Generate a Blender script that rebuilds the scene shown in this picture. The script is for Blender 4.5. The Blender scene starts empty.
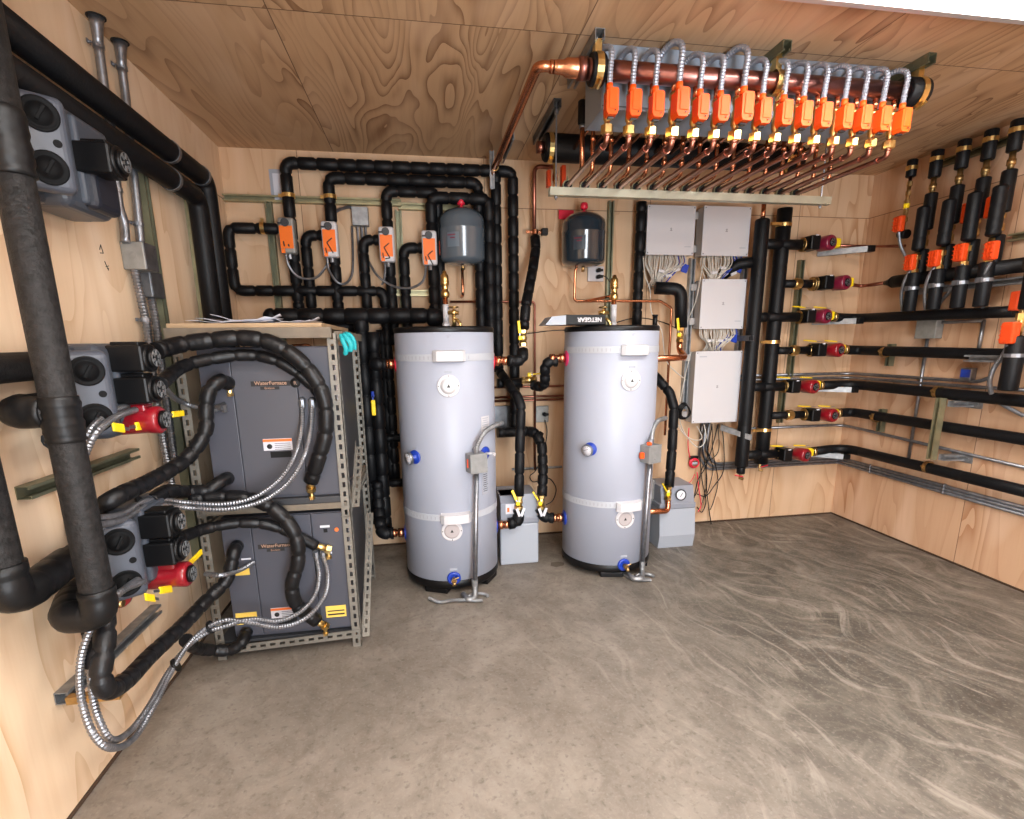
import bpy, bmesh, math, random
from mathutils import Vector, Matrix
random.seed(7)
PI = math.pi
V = Vector
col = bpy.context.scene.collection
sc = bpy.context.scene

# ------------------------------------------------------------------ camera model (solved from the room's edges)
FPX, PITCH, YAW, ROLL = 511.15, 0.214568, 0.158819, -0.0127392
CAM = V((1.21849, -3.82176, 1.50709))
PPX, PPY = 512 - 4.2311, 409.5 + 46.098
W, H = 4.7405, 2.75
YF = -5.4
FW = V((math.sin(YAW)*math.cos(PITCH), math.cos(YAW)*math.cos(PITCH), -math.sin(PITCH)))
_R = V((math.cos(YAW), -math.sin(YAW), 0)); _U = _R.cross(FW)
RT = _R*math.cos(ROLL) + _U*math.sin(ROLL); UP = -_R*math.sin(ROLL) + _U*math.cos(ROLL)
def ray(u, v): return FW + RT*((u-PPX)/FPX) - UP*((v-PPY)/FPX)
def U(u, v, **k):
    """the point of the plane x=, y= or z= (a wall, or a known distance off it) measured in the photo"""
    (a, val), = k.items(); i = 'xyz'.index(a); d = ray(u, v)
    return CAM + d*((val-CAM[i])/d[i])
def uc(u, v, c, r):
    """where the ray meets an upright cylinder round c"""
    d = ray(u, v); o = CAM - V((c[0], c[1], 0))
    A = d.x*d.x+d.y*d.y; B = 2*(o.x*d.x+o.y*d.y); C = o.x*o.x+o.y*o.y-r*r
    D = B*B-4*A*C; D = max(D, 0)
    p = CAM + d*((-B-math.sqrt(D))/(2*A)); n = V((p.x-c[0], p.y-c[1], 0)).normalized()
    return p, n
def snap(P, ax):
    """makes measured runs exactly upright or level: ax = the two plane axes"""
    P = [p.copy() for p in P]; a, b = ax; n = len(P)
    for c, o in ((a, b), (b, a)):
        i = 0
        while i < n-1:
            j = i
            while j < n-1 and abs(P[j+1][c]-P[j][c]) < abs(P[j+1][o]-P[j][o])*.45: j += 1
            if j > i:
                m = sum(P[k][c] for k in range(i, j+1))/(j-i+1)
                for k in range(i, j+1): P[k][c] = m
            i = max(j, i+1)
    return P
def back(pts, y, s=True):
    P = [U(u, v, y=y) for u, v in pts]; return snap(P, (0, 2)) if s else P
def side(pts, x, s=True):
    P = [U(u, v, x=x) for u, v in pts]; return snap(P, (1, 2)) if s else P
def mix(pts): return [p if isinstance(p, V) else (V(p[1:]) if p[0] == 'w' else U(p[0], p[1], **{p[2]: p[3]})) for p in pts]

# ------------------------------------------------------------------ materials
MATS = {}
def nodes(name):
    m = bpy.data.materials.new(name); m.use_nodes = True; nt = m.node_tree
    return m, nt, nt.nodes['Principled BSDF']
def hexc(c): return tuple(c)+(1,) if len(c) == 3 else c
def simple(name, c, rough=.5, metal=0, bump=0, bscale=60, var=.0, vscale=6, coat=0, spec=None):
    m, nt, b = nodes(name); N = nt.nodes; L = nt.links
    b.inputs['Base Color'].default_value = hexc(c); b.inputs['Roughness'].default_value = rough; b.inputs['Metallic'].default_value = metal
    if coat: b.inputs['Coat Weight'].default_value = coat; b.inputs['Coat Roughness'].default_value = .15
    if spec is not None: b.inputs['Specular IOR Level'].default_value = spec
    if bump or var:
        tc = N.new('ShaderNodeTexCoord')
    if bump:
        n = N.new('ShaderNodeTexNoise'); n.inputs['Scale'].default_value = bscale; n.inputs['Detail'].default_value = 3
        L.new(tc.outputs['Object'], n.inputs['Vector']); bp = N.new('ShaderNodeBump'); bp.inputs['Strength'].default_value = bump; bp.inputs['Distance'].default_value = .004
        L.new(n.outputs['Fac'], bp.inputs['Height']); L.new(bp.outputs['Normal'], b.inputs['Normal'])
    if var:
        n = N.new('ShaderNodeTexNoise'); n.inputs['Scale'].default_value = vscale; n.inputs['Detail'].default_value = 4
        L.new(tc.outputs['Object'], n.inputs['Vector']); r = N.new('ShaderNodeValToRGB')
        r.color_ramp.elements[0].position = .3; r.color_ramp.elements[1].position = .7
        r.color_ramp.elements[0].color = hexc([x*(1-var) for x in c[:3]]); r.color_ramp.elements[1].color = hexc([min(1, x*(1+var)) for x in c[:3]])
        L.new(n.outputs['Fac'], r.inputs['Fac']); L.new(r.outputs['Color'], b.inputs['Base Color'])
    MATS[name] = m; return m
foam = simple('black_foam', (.0036, .0038, .0048), .5, 0, .35, 90, .25, 20, spec=.24)
foamw = simple('charcoal_foam', (.0100, .0092, .0092), .62, 0, .7, 110, .7, 60, spec=.3)
foamg = simple('worn_foam', (.0055, .0055, .0065), .42, 0, .4, 70, .35, 25, spec=.35)
tape = simple('black_tape', (.0040, .0040, .0045), .46, 0, .5, 30, spec=.3)
blk = simple('black_plastic', (.0030, .0030, .0036), .42, spec=.3)
portb = simple('port_black', (.0030, .0032, .0038), .65, spec=.15)
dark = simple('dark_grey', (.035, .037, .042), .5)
copper = simple('copper', (.66, .27, .14), .27, 1, 0, 1, .22, 18)
coppd = simple('aged_copper', (.34, .135, .095), .33, 1, 0, 1, .35, 14)
brass = simple('brass', (.80, .56, .22), .28, 1, 0, 1, .15, 30)
bronze = simple('bronze', (.50, .33, .14), .38, 1, 0, 1, .3, 40)
steel = simple('steel', (.27, .28, .305), .40, .9, 0, 1, .2, 30)
galv = simple('galvanised', (.30, .31, .32), .5, .8, 0, 1, .25, 25)
zincy = simple('yellow_zinc', (.34, .315, .19), .42, .7, 0, 1, .2, 12)
zincg = simple('green_zinc', (.20, .205, .135), .45, .7, 0, 1, .25, 12)
slot = simple('dusty_steel', (.215, .20, .172), .55, .5, 0, 1, .12, 20)
gbox = simple('box_steel', (.26, .255, .235), .55, .4, 0, 1, .15, 25)
gboxd = simple('box_steel_dark', (.12, .125, .135), .45, .7, 0, 1, .25, 25)
trough = simple('painted_grey_steel', (.26, .31, .38), .45, .1)
enamel = simple('white_enamel', (.355, .38, .455), .38, 0, spec=.35)
strapw = simple('white_strap', (.42, .44, .48), .4)
whitep = simple('white_plastic', (.55, .54, .56), .38)
whitem = simple('white_steel', (.40, .375, .36), .4)
cream = simple('white_cable', (.52, .48, .42), .5)
greyp = simple('grey_plastic', (.22, .235, .275), .42)
greyl = simple('grey_poly', (.33, .36, .41), .38)
greyb = simple('cabinet_grey', (.062, .065, .083), .45, 0, .05, 200)
greyb2 = simple('cabinet_grey_light', (.074, .076, .092), .45)
fcgrey = simple('moulded_grey', (.052, .062, .080), .36, 0, .1, 200)
fcplate = simple('grey_face_plate', (.062, .071, .092), .45)
fccover = simple('navy_cover', (.010, .013, .022), .45)
orange = simple('orange_plastic', (.80, .085, .006), .5, spec=.25)
orange2 = simple('orange_label', (.85, .16, .004), .5)
orange3 = simple('orange_red_plastic', (.72, .065, .008), .42)
red = simple('red_enamel', (.25, .007, .014), .3, coat=.4)
redp = simple('red_plastic', (.70, .02, .05), .35)
maroon = simple('maroon_enamel', (.19, .010, .035), .35, coat=.3)
yellow = simple('yellow_vinyl', (.93, .66, .01), .38)
blue = simple('blue_plastic', (.012, .045, .36), .35)
teal = simple('teal_glove', (.01, .34, .38), .6, 0, .6, 30)
tankg = simple('grey_tank_enamel', (.085, .110, .135), .2, coat=.5)
tankd = simple('dark_tank_enamel', (.020, .030, .040), .14, coat=.6)
paper = simple('paper', (.60, .60, .65), .6)
lblg = simple('label_grey', (.33, .35, .40), .55)
lbly = simple('label_yellow', (.80, .55, .10), .55)
lblo = simple('label_orange', (.80, .17, .03), .55)
ink = simple('ink', (.015, .014, .014), .6)
rust = simple('logo_orange', (.42, .25, .17), .5)
wood = simple('dusty_lumber', (.165, .135, .10), .75, 0, .3, 60, .2, 9)
woodl = simple('fresh_lumber', (.42, .29, .17), .7, 0, .2, 60, .15, 9)
voidm = simple('black_void', (.004, .004, .004), .9)
pink = simple('pink_port', (.60, .03, .12), .4)

def emis(name, c, s):
    m, nt, b = nodes(name); b.inputs['Base Color'].default_value = hexc((.9, .9, .9))
    b.inputs['Emission Color'].default_value = hexc(c); b.inputs['Emission Strength'].default_value = s; return m

def plywood(name, across, along, base, dk, lt, off=0., contrast=1., scale=1., lseam=(2.44,), seam_c=(.12, .06, .03), pw=1.22, k=10., blot=.5, aoff=0.):
    """rotary-cut fir plywood: grain contours stretched along the sheet, sheets 1.22 m wide, dark joints"""
    m, nt, b = nodes(name); N = nt.nodes; L = nt.links
    def M(op, a, b_=None, c=None):
        n = N.new('ShaderNodeMath'); n.operation = op
        for i, x in enumerate((a, b_, c)):
            if x is None: continue
            if isinstance(x, (int, float)): n.inputs[i].default_value = x
            else: L.new(x, n.inputs[i])
        return n.outputs[0]
    tc = N.new('ShaderNodeTexCoord'); sp = N.new('ShaderNodeSeparateXYZ'); L.new(tc.outputs['Object'], sp.inputs[0])
    A = M('ADD', sp.outputs[across], -off); B = sp.outputs[along]
    idx = M('FLOOR', M('DIVIDE', A, pw)); fr = M('MULTIPLY', M('FRACT', M('DIVIDE', A, pw)), pw)
    s1 = M('LESS_THAN', M('MINIMUM', fr, M('SUBTRACT', pw, fr)), .0022)
    row = None; s2 = None
    for ls in lseam:
        t = M('LESS_THAN', M('ABSOLUTE', M('SUBTRACT', B, ls)), .0025); s2 = t if s2 is None else M('MAXIMUM', s2, t)
        g = M('GREATER_THAN', B, ls); row = g if row is None else M('ADD', row, g)
    idx = M('ADD', M('MULTIPLY', idx, 3.7), M('MULTIPLY', row, 11.3))
    def vec(sa, sb):
        c = N.new('ShaderNodeCombineXYZ'); L.new(M('MULTIPLY', A, sa*scale), c.inputs[0]); L.new(M('MULTIPLY', B, sb*scale), c.inputs[1]); L.new(idx, c.inputs[2]); return c.outputs[0]
    def noise(v, sc_, det=2, dist=0., rough=.5):
        n = N.new('ShaderNodeTexNoise'); n.inputs['Scale'].default_value = sc_; n.inputs['Detail'].default_value = det; n.inputs['Distortion'].default_value = dist; n.inputs['Roughness'].default_value = rough
        L.new(v, n.inputs['Vector']); return n.outputs['Fac']
    n1 = noise(vec(2.0, .42), 1.5, 2.2, .45, .45)
    cont = M('FRACT', M('MULTIPLY', n1, k))
    line = M('POWER', cont, 3.0)
    n2 = noise(vec(1.2, .35), 1.6, 2, .2)
    msk = N.new('ShaderNodeMapRange'); msk.inputs['From Min'].default_value = .38; msk.inputs['From Max'].default_value = .62; L.new(n2, msk.inputs['Value'])
    n3 = noise(vec(60, 2.5), 1., 3, 0, .6)
    n4 = noise(vec(3.2, .8), 1.3, 2, .6)
    f = M('MULTIPLY', M('MULTIPLY', line, M('ADD', M('MULTIPLY', msk.outputs[0], .8), .2)), contrast)
    f = M('ADD', f, M('MULTIPLY', M('SUBTRACT', n3, .5), .5*contrast))
    mx = N.new('ShaderNodeMixRGB'); mx.inputs[1].default_value = hexc(base); mx.inputs[2].default_value = hexc(dk); mx.use_clamp = True
    L.new(M('MINIMUM', M('MAXIMUM', f, 0), 1), mx.inputs[0])
    m2 = N.new('ShaderNodeMixRGB'); m2.inputs[2].default_value = hexc(lt); L.new(mx.outputs[0], m2.inputs[1])
    r4 = N.new('ShaderNodeMapRange'); r4.inputs['From Min'].default_value = .48; r4.inputs['From Max'].default_value = .68; r4.inputs['To Max'].default_value = blot; L.new(n4, r4.inputs['Value']); L.new(r4.outputs[0], m2.inputs[0])
    m3 = N.new('ShaderNodeMixRGB'); m3.inputs[2].default_value = hexc(seam_c); L.new(m2.outputs[0], m3.inputs[1]); L.new(M('MULTIPLY', M('MAXIMUM', s1, s2), .85), m3.inputs[0])
    # small knots / patches
    L.new(m3.outputs[0], b.inputs['Base Color']); b.inputs['Roughness'].default_value = .62; b.inputs['Specular IOR Level'].default_value = .3
    bp = N.new('ShaderNodeBump'); bp.inputs['Strength'].default_value = .12; bp.inputs['Distance'].default_value = .002; L.new(n3, bp.inputs['Height']); L.new(bp.outputs[0], b.inputs['Normal'])
    return m

def concrete():
    m, nt, b = nodes('concrete'); N = nt.nodes; L = nt.links
    tc = N.new('ShaderNodeTexCoord')
    def noise(v, s, d=4, dist=0., r=.55):
        n = N.new('ShaderNodeTexNoise'); n.inputs['Scale'].default_value = s; n.inputs['Detail'].default_value = d; n.inputs['Distortion'].default_value = dist; n.inputs['Roughness'].default_value = r
        L.new(v, n.inputs['Vector']); return n.outputs['Fac']
    def mr(x, a, c, lo=0., hi=1.):
        n = N.new('ShaderNodeMapRange'); n.inputs[1].default_value = a; n.inputs[2].default_value = c; n.inputs[3].default_value = lo; n.inputs[4].default_value = hi; L.new(x, n.inputs[0]); return n.outputs[0]
    def mixc(f, c1, c2):
        n = N.new('ShaderNodeMixRGB')
        for i, c in ((0, f), (1, c1), (2, c2)):
            if isinstance(c, tuple): n.inputs[i].default_value = c
            elif isinstance(c, float): n.inputs[i].default_value = c
            else: L.new(c, n.inputs[i])
        return n.outputs[0]
    def mul(a, c):
        n = N.new('ShaderNodeMath'); n.operation = 'MULTIPLY'
        for i, x in ((0, a), (1, c)):
            if isinstance(x, float): n.inputs[i].default_value = x
            else: L.new(x, n.inputs[i])
        return n.outputs[0]
    obj = tc.outputs['Object']
    sp = N.new('ShaderNodeSeparateXYZ'); L.new(obj, sp.inputs[0])
    # where the trowel left burnished swirls: right half of the slab
    warp = noise(obj, .8, 2)
    side_ = N.new('ShaderNodeMath'); side_.operation = 'MULTIPLY_ADD'; L.new(warp, side_.inputs[0]); side_.inputs[1].default_value = 1.6; L.new(sp.outputs[0], side_.inputs[2])
    sw = mr(side_.outputs[0], 2.5, 3.7)
    def streak(rot, sx, sy, warp_, sc_, ws):
        m0 = N.new('ShaderNodeMapping'); m0.inputs['Rotation'].default_value = (0, 0, rot); mp = N.new('ShaderNodeMapping'); mp.inputs['Scale'].default_value = (sx, sy, 1)
        nz = N.new('ShaderNodeTexNoise'); nz.inputs['Scale'].default_value = ws; nz.inputs['Detail'].default_value = 1.5; L.new(obj, nz.inputs['Vector'])
        vw = N.new('ShaderNodeVectorMath'); vw.operation = 'MULTIPLY_ADD'; L.new(nz.outputs['Color'], vw.inputs[0]); vw.inputs[1].default_value = (warp_, warp_, 0); L.new(obj, vw.inputs[2])
        L.new(vw.outputs[0], m0.inputs[0]); L.new(m0.outputs[0], mp.inputs[0]); return noise(mp.outputs[0], sc_, 6, .25, .62)
    st = streak(1.2, 1.8, 8., 1.0, 1.4, 1.3); st2 = streak(1.3, 1.3, 9., 1.3, 1.7, .9); st3 = streak(1.0, 3., 15., .6, 1.6, 1.6)
    big = noise(obj, 1.1, 5, .5); mid = noise(obj, 2.6, 6, .8, .6)
    base = mixc(mr(big, .35, .65), (.160, .137, .112, 1), (.260, .224, .186, 1))
    sp_ = noise(obj, 8., 8, .6, .72)
    base = mixc(mul(mr(sp_, .42, .68), .7), base, (.130, .104, .082, 1))
    base = mixc(mul(mr(mid, .54, .70), .6), base, (.290, .250, .212, 1))
    darkr = mixc(mr(mid, .35, .65), (.062, .055, .045, 1), (.150, .131, .107, 1))
    swc = mixc(mul(mr(st, .48, .66), .70), darkr, (.235, .208, .172, 1))
    swc = mixc(mul(mr(st3, .50, .66), .45), swc, (.215, .190, .155, 1))
    swc = mixc(mul(mr(st2, .54, .66), .75), swc, (.285, .255, .215, 1))
    swc = mixc(mul(mr(st, .47, .34), .55), swc, (.066, .057, .047, 1))
    swc = mixc(mul(mr(sp_, .46, .72), .45), swc, (.085, .073, .060, 1))
    fin = mixc(sw, base, swc)
    fin = mixc(mul(mr(st2, .56, .68), .25), fin, (.30, .265, .225, 1))
    fin = mixc(mul(mr(noise(obj, 3.6, 7, 1.2, .7), .55, .72), .45), fin, (.095, .080, .062, 1))
    fine = noise(obj, 38., 4)
    fin = mixc(mul(mr(fine, .56, .70), .5), fin, (.070, .056, .044, 1))
    fin = mixc(mul(mr(noise(obj, 75., 3), .55, .70), .35), fin, (.30, .27, .23, 1))
    vor = N.new('ShaderNodeTexVoronoi'); vor.inputs['Scale'].default_value = 3.1; L.new(obj, vor.inputs['Vector'])
    fin = mixc(mul(mr(vor.outputs['Distance'], .05, .02), .6), fin, (.055, .040, .028, 1))
    L.new(fin, b.inputs['Base Color'])
    L.new(mr(sp_, .3, .7, .42, .62), b.inputs['Roughness'])
    bp = N.new('ShaderNodeBump'); bp.inputs['Strength'].default_value = .25; bp.inputs['Distance'].default_value = .006; L.new(st, bp.inputs['Height']); L.new(bp.outputs[0], b.inputs['Normal'])
    return m

# ------------------------------------------------------------------ mesh builder
def basis(d, hint=None):
    d = d.normalized(); h = hint or (V((0, 0, 1)) if abs(d.z) < .9 else V((0, 1, 0)))
    a = h.cross(d).normalized(); return a, d.cross(a)
def fillet(P, rb, n=6):
    P = [V(p) for p in P]; out = [P[0]]
    for i in range(1, len(P)-1):
        a, p, c = P[i-1], P[i], P[i+1]; d1 = a-p; d2 = c-p; l1, l2 = d1.length, d2.length
        if l1 < 1e-6 or l2 < 1e-6: continue
        d1 /= l1; d2 /= l2; ang = d1.angle(d2)
        if ang > PI-.03: out.append(p); continue
        t = min(rb/math.tan(ang/2), l1*.48, l2*.48); s, e = p+d1*t, p+d2*t
        for k in range(n+1):
            q = k/n; out.append(s*(1-q)**2 + p*2*q*(1-q) + e*q*q)
    out.append(P[-1]); return out
def spline(P, n=8):
    P = [V(p) for p in P]; Q = [P[0]*2-P[1]]+P+[P[-1]*2-P[-2]]; out = []
    for i in range(1, len(Q)-2):
        a, b, c, d = Q[i-1:i+3]
        for k in range(n):
            t = k/n; out.append(.5*((2*b)+(c-a)*t+(2*a-5*b+4*c-d)*t*t+(3*b-a-3*c+d)*t**3))
    out.append(P[-1]); return out
class MB:
    def __init__(s): s.v = []; s.f = []; s.sm = []; s.mi = []
    def add(s, vs, fs, smooth=False, mi=0):
        b = len(s.v); s.v += [tuple(x) for x in vs]; s.f += [tuple(b+i for i in f) for f in fs]; s.sm += [smooth]*len(fs) if isinstance(smooth, bool) else smooth; s.mi += [mi]*len(fs); return s
    def box(s, c, size, rot=None, bev=0., mi=0, seg=2):
        c = V(c); bm = bmesh.new(); bmesh.ops.create_cube(bm, size=1)
        for v in bm.verts: v.co = V((v.co.x*size[0], v.co.y*size[1], v.co.z*size[2]))
        if bev: bmesh.ops.bevel(bm, geom=bm.edges[:]+bm.verts[:], offset=bev, segments=seg, affect='EDGES', profile=.5)
        M = rot if rot else Matrix.Identity(3); bm.verts.index_update()
        s.add([M@v.co+c for v in bm.verts], [[v.index for v in f.verts] for f in bm.faces], False, mi); bm.free(); return s
    def bb(s, a, b, bev=0., mi=0):
        a, b = V(a), V(b); return s.box((a+b)/2, [abs(x) for x in (b-a)], None, bev, mi)
    def rev(s, prof, o, d, n=20, mi=0, a0=0, hint=None, loop=False):
        """profile [(r, t)] turned about the axis o + t*d"""
        o = V(o); d = V(d).normalized(); x, y = basis(d, hint); vs = []; fs = []; m = len(prof)
        for r, t in prof:
            for k in range(n):
                an = a0+2*PI*k/n; vs.append(o+d*t+(x*math.cos(an)+y*math.sin(an))*r)
        for i in range(m-1):
            for k in range(n): fs.append((i*n+k, i*n+(k+1) % n, (i+1)*n+(k+1) % n, (i+1)*n+k))
        if loop:
            for k in range(n): fs.append(((m-1)*n+k, (m-1)*n+(k+1) % n, (k+1) % n, k))
            return s.add(vs, fs, False, mi)
        sm = []
        for i in range(m-1): sm += [n > 8]*n
        fs.append(tuple(range(n))[::-1]); fs.append(tuple((m-1)*n+k for k in range(n))); sm += [False, False]
        return s.add(vs, fs, sm, mi)
    def cyl(s, p, q, r, n=16, mi=0, r2=None, bev=0):
        p, q = V(p), V(q); L = (q-p).length
        if bev: pr = [(r-bev, 0), (r, 0), (r, bev), (r, L-bev), (r, L), (r-bev, L)]; pr = [(r-bev, 0), (r, bev), (r, L-bev), (r-bev, L)]
        else: pr = [(r, 0), (r2 if r2 is not None else r, L)]
        return s.rev(pr, p, q-p, n, mi)
    def sph(s, c, r, n=14, mi=0, sz=1.):
        return s.rev([(max(r*math.sin(PI*i/8), 1e-4), -r*sz*math.cos(PI*i/8)) for i in range(9)], c, (0, 0, 1), n, mi)
    def tube(s, P, r, n=12, style=None, pitch=.13, mi=0, dome=0., groove=.19, jit=.12):
        P = [V(p) for p in P]; L = [0]
        for a, b in zip(P, P[1:]): L.append(L[-1]+(b-a).length)
        T = L[-1]
        st = [(l, 1.) for l in L]
        if style == 'flex':
            k = int(T/pitch)*2; st = [(T*i/k, 1. if i % 2 else .82) for i in range(k+1)]
        elif style == 'wrap':
            g = pitch*.5*random.uniform(.7, 1.2); w = .0055
            while g < T-.02:
                st = [x for x in st if abs(x[0]-g) > w*2.6]
                st += [(g-w*2.2, 1.), (g-w*.6, 1-groove), (g+w*.6, 1-groove), (g+w*2.2, 1.)]
                g += pitch*random.uniform(1-jit, 1+jit)
            st = sorted(x for x in st if 0 <= x[0] <= T)
        if dome:
            st = [x for x in st if r*dome < x[0] < T-r*dome]
            st = [(r*dome*(1-math.cos(PI/2*q)), max(math.sin(PI/2*q), .03)) for q in (0, .3, .6, .85, 1)] + st + [(T-r*dome*(1-math.cos(PI/2*q)), max(math.sin(PI/2*q), .03)) for q in (1, .85, .6, .3, 0)]
        vs = []; fs = []; j = 0; x = None
        for l, f in st:
            while j < len(P)-2 and L[j+1] < l: j += 1
            seg = L[j+1]-L[j] or 1e-9; t = min(max((l-L[j])/seg, 0), 1); p = P[j].lerp(P[j+1], t)
            d = (P[j+1]-P[j]).normalized()
            if t < .5 and j > 0: d = (P[j]-P[j-1]).normalized().lerp(d, .5+t)
            elif t >= .5 and j < len(P)-2: d = d.lerp((P[j+2]-P[j+1]).normalized(), t-.5)
            d.normalize()
            if x is None: x, y = basis(d)
            else:
                x = (x-d*x.dot(d)).normalized(); y = d.cross(x)
            for k in range(n):
                an = 2*PI*k/n; vs.append(p+(x*math.cos(an)+y*math.sin(an))*(r*f))
        m = len(st)
        for i in range(m-1):
            for k in range(n): fs.append((i*n+k, i*n+(k+1) % n, (i+1)*n+(k+1) % n, (i+1)*n+k))
        sm = [style != 'flex']*len(fs); fs.append(tuple(range(n))[::-1]); fs.append(tuple((m-1)*n+k for k in range(n)))
        return s.add(vs, fs, sm+[False, False], mi)
    def prism(s, poly, o, ax, ay, h, mi=0):
        """2-D outline in axes ax, ay at o, thickened along ax x ay"""
        o, ax, ay = V(o), V(ax), V(ay); nz = ax.cross(ay).normalized(); n = len(poly)
        vs = [o+ax*a+ay*b for a, b in poly]+[o+ax*a+ay*b+nz*h for a, b in poly]
        fs = [tuple(range(n))[::-1], tuple(range(n, 2*n))]+[(i, (i+1) % n, n+(i+1) % n, n+i) for i in range(n)]
        return s.add(vs, fs, False, mi)
    def strut(s, p, q, face, w=.041, dp=.041, mi=0, slots=False):
        """C channel from p to q, its open side towards face, p and q on the back of the web"""
        p, q = V(p), V(q); d = (q-p).normalized(); f = V(face).normalized(); a = d.cross(f).normalized(); t = .003; h = w/2; L = (q-p).length
        poly = [(-h, 0), (h, 0), (h, dp), (h*.5, dp), (h*.5, dp-.009), (h*.5+t, dp-.009), (h*.5+t, dp-t), (h-t, dp-t), (h-t, t), (-h+t, t), (-h+t, dp-t), (-h*.5-t, dp-t), (-h*.5-t, dp-.009), (-h*.5, dp-.009), (-h*.5, dp), (-h, dp)]
        vs = [p+a*x+f*y for x, y in poly]+[q+a*x+f*y for x, y in poly]; n = len(poly)
        fs = [(i, (i+1) % n, n+(i+1) % n, n+i) for i in range(n)]
        for e in (0, n):
            for quad in ((0, 1, 8, 9), (1, 2, 7, 8), (2, 3, 6, 7), (3, 4, 5, 6), (0, 9, 10, 15), (10, 11, 14, 15), (11, 12, 13, 14)):
                fs.append(tuple(e+i for i in (quad if e else quad[::-1])))
        return s.add(vs, fs, False, mi)
    def slotted(s, p, q, a, b, w=.04, t=.003, pitch=.05, mi=0):
        """slotted angle: flanges along a and b; each flange built as rungs and rails so the slots are open"""
        p, q = V(p), V(q); d = (q-p).normalized(); L = (q-p).length
        for f, o in ((V(a), V(b)), (V(b), V(a))):
            n = f.cross(d).normalized()
            def slab(s0, s1, l0, l1):
                c = p+f*((s0+s1)/2)+d*((l0+l1)/2)+o*(t/2); R = Matrix((f, d, f.cross(d))).transposed()
                s.box(c, (s1-s0, l1-l0, t), R)
            slab(0, w*.34, 0, L); slab(w*.66, w, 0, L); k = pitch*.0
            l = 0; 
            while l < L: slab(w*.34, w*.66, l, min(l+pitch*.45, L)); l += pitch
        return s
def build(name, mb, mat, parent=None, org=None):
    vs = mb.v
    if parent is not None: o = V(parent['_o'])
    elif org is not None: o = V(org)
    else:
        xs = [v[0] for v in vs]; ys = [v[1] for v in vs]; zs = [v[2] for v in vs]
        o = V(((min(xs)+max(xs))/2, (min(ys)+max(ys))/2, min(zs)))
    me = bpy.data.meshes.new(name); me.from_pydata([tuple(V(v)-o) for v in vs], [], mb.f)
    for m in (mat if isinstance(mat, (list, tuple)) else [mat]): me.materials.append(m)
    me.polygons.foreach_set('use_smooth', mb.sm); me.polygons.foreach_set('material_index', mb.mi); me.update()
    ob = bpy.data.objects.new(name, me); col.objects.link(ob); ob['_o'] = tuple(o)
    if parent is not None: ob.parent = parent
    else: ob.location = o
    return ob
def tag(o, label=None, cat=None, group=None, kind=None):
    if label: o['label'] = label
    if cat: o['category'] = cat
    if group: o['group'] = group
    if kind: o['kind'] = kind
    return o
def thing(name, org, label, cat, group=None):
    e = bpy.data.objects.new(name, None); col.objects.link(e); e.location = V(org); e['_o'] = tuple(V(org)); e.empty_display_size = .05
    return tag(e, label, cat, group)
def text(name, body, size, o, ax, ay, mat, parent, depth=.0006, center=True, bold=0.):
    """lettering: text running along ax with its up along ay, standing on o"""
    c = bpy.data.curves.new(name, 'FONT'); c.body = body; c.size = size; c.extrude = depth; c.offset = bold
    if center: c.align_x = 'CENTER'
    t = bpy.data.objects.new(name+'_tmp', c); me = bpy.data.meshes.new_from_object(t); bpy.data.objects.remove(t)
    ax = V(ax).normalized(); ay = V(ay).normalized(); az = ax.cross(ay); M = Matrix((ax, ay, az)).transposed().to_4x4(); M.translation = V(o)-V(parent['_o'])
    me.transform(M); me.materials.clear(); me.materials.append(mat); me.name = name
    ob = bpy.data.objects.new(name, me); col.objects.link(ob); ob.parent = parent; ob['_o'] = parent['_o']; return ob
def ringclamp(p, d, r, w=.022, n=16, t=.003, mi=0, mb=None):
    mb = mb or MB(); d = V(d).normalized(); p = V(p)
    return mb.rev([(r, -w/2), (r+t, -w/2), (r+t, w/2), (r, w/2)], p, d, n, mi, loop=True)
# ================================================================== THE SETTING
mw_l = plywood('plywood_left', 1, 2, (.73, .54, .365), (.52, .31, .155), (.80, .635, .48), off=-1.086, contrast=.85, k=9, blot=.65, pw=2.44)
mw_b = plywood('plywood_back', 0, 2, (.60, .40, .245), (.38, .185, .08), (.68, .49, .33), off=.47, contrast=.78, k=10, blot=.6)
mw_r = plywood('plywood_right', 1, 2, (.58, .36, .22), (.36, .155, .065), (.72, .50, .35), off=-1.086, contrast=.82, k=10, blot=.7)
mceil = plywood('plywood_ceiling', 0, 1, (.50, .318, .180), (.18, .079, .034), (.60, .41, .265), off=.70, contrast=.95, k=19, blot=.55, lseam=(-1.475,), seam_c=(.08, .04, .02))
mfloor = concrete()
def shell(name, a, b, m):
    o = build(name, MB().bb(a, b), m, org=(0, 0, 0)); return tag(o, kind='structure')
shell('floor', (-.1, YF, -.1), (W+.1, .1, 0), mfloor)
shell('ceiling', (-.1, YF, H), (W+.1, .1, H+.1), mceil)
shell('wall_left', (-.1, YF, 0), (0, .1, H), mw_l)
shell('wall_right', (W, YF, 0), (W+.1, .1, H), mw_r)
shell('wall_back', (0, 0, 0), (W, .1, H), mw_b)
DX0, DX1, DZ = 1.55, 2.65, 2.10      # the open doorway behind the viewer
o = build('wall_front', MB().bb((-.1, YF-.1, 0), (DX0, YF, H)).bb((DX1, YF-.1, 0), (W+.1, YF, H)).bb((DX0, YF-.1, DZ), (DX1, YF, H)), mw_b, org=(0, 0, 0)); tag(o, kind='structure')
al = bpy.data.lights.new('daylight', 'AREA'); al.shape = 'RECTANGLE'; al.size = DX1-DX0; al.size_y = DZ; al.energy = 80; al.color = (.86, .93, 1.)
ao = bpy.data.objects.new('daylight', al); col.objects.link(ao); ao.location = ((DX0+DX1)/2, YF-.12, DZ/2); ao.rotation_euler = (PI/2, 0, 0)
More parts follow.
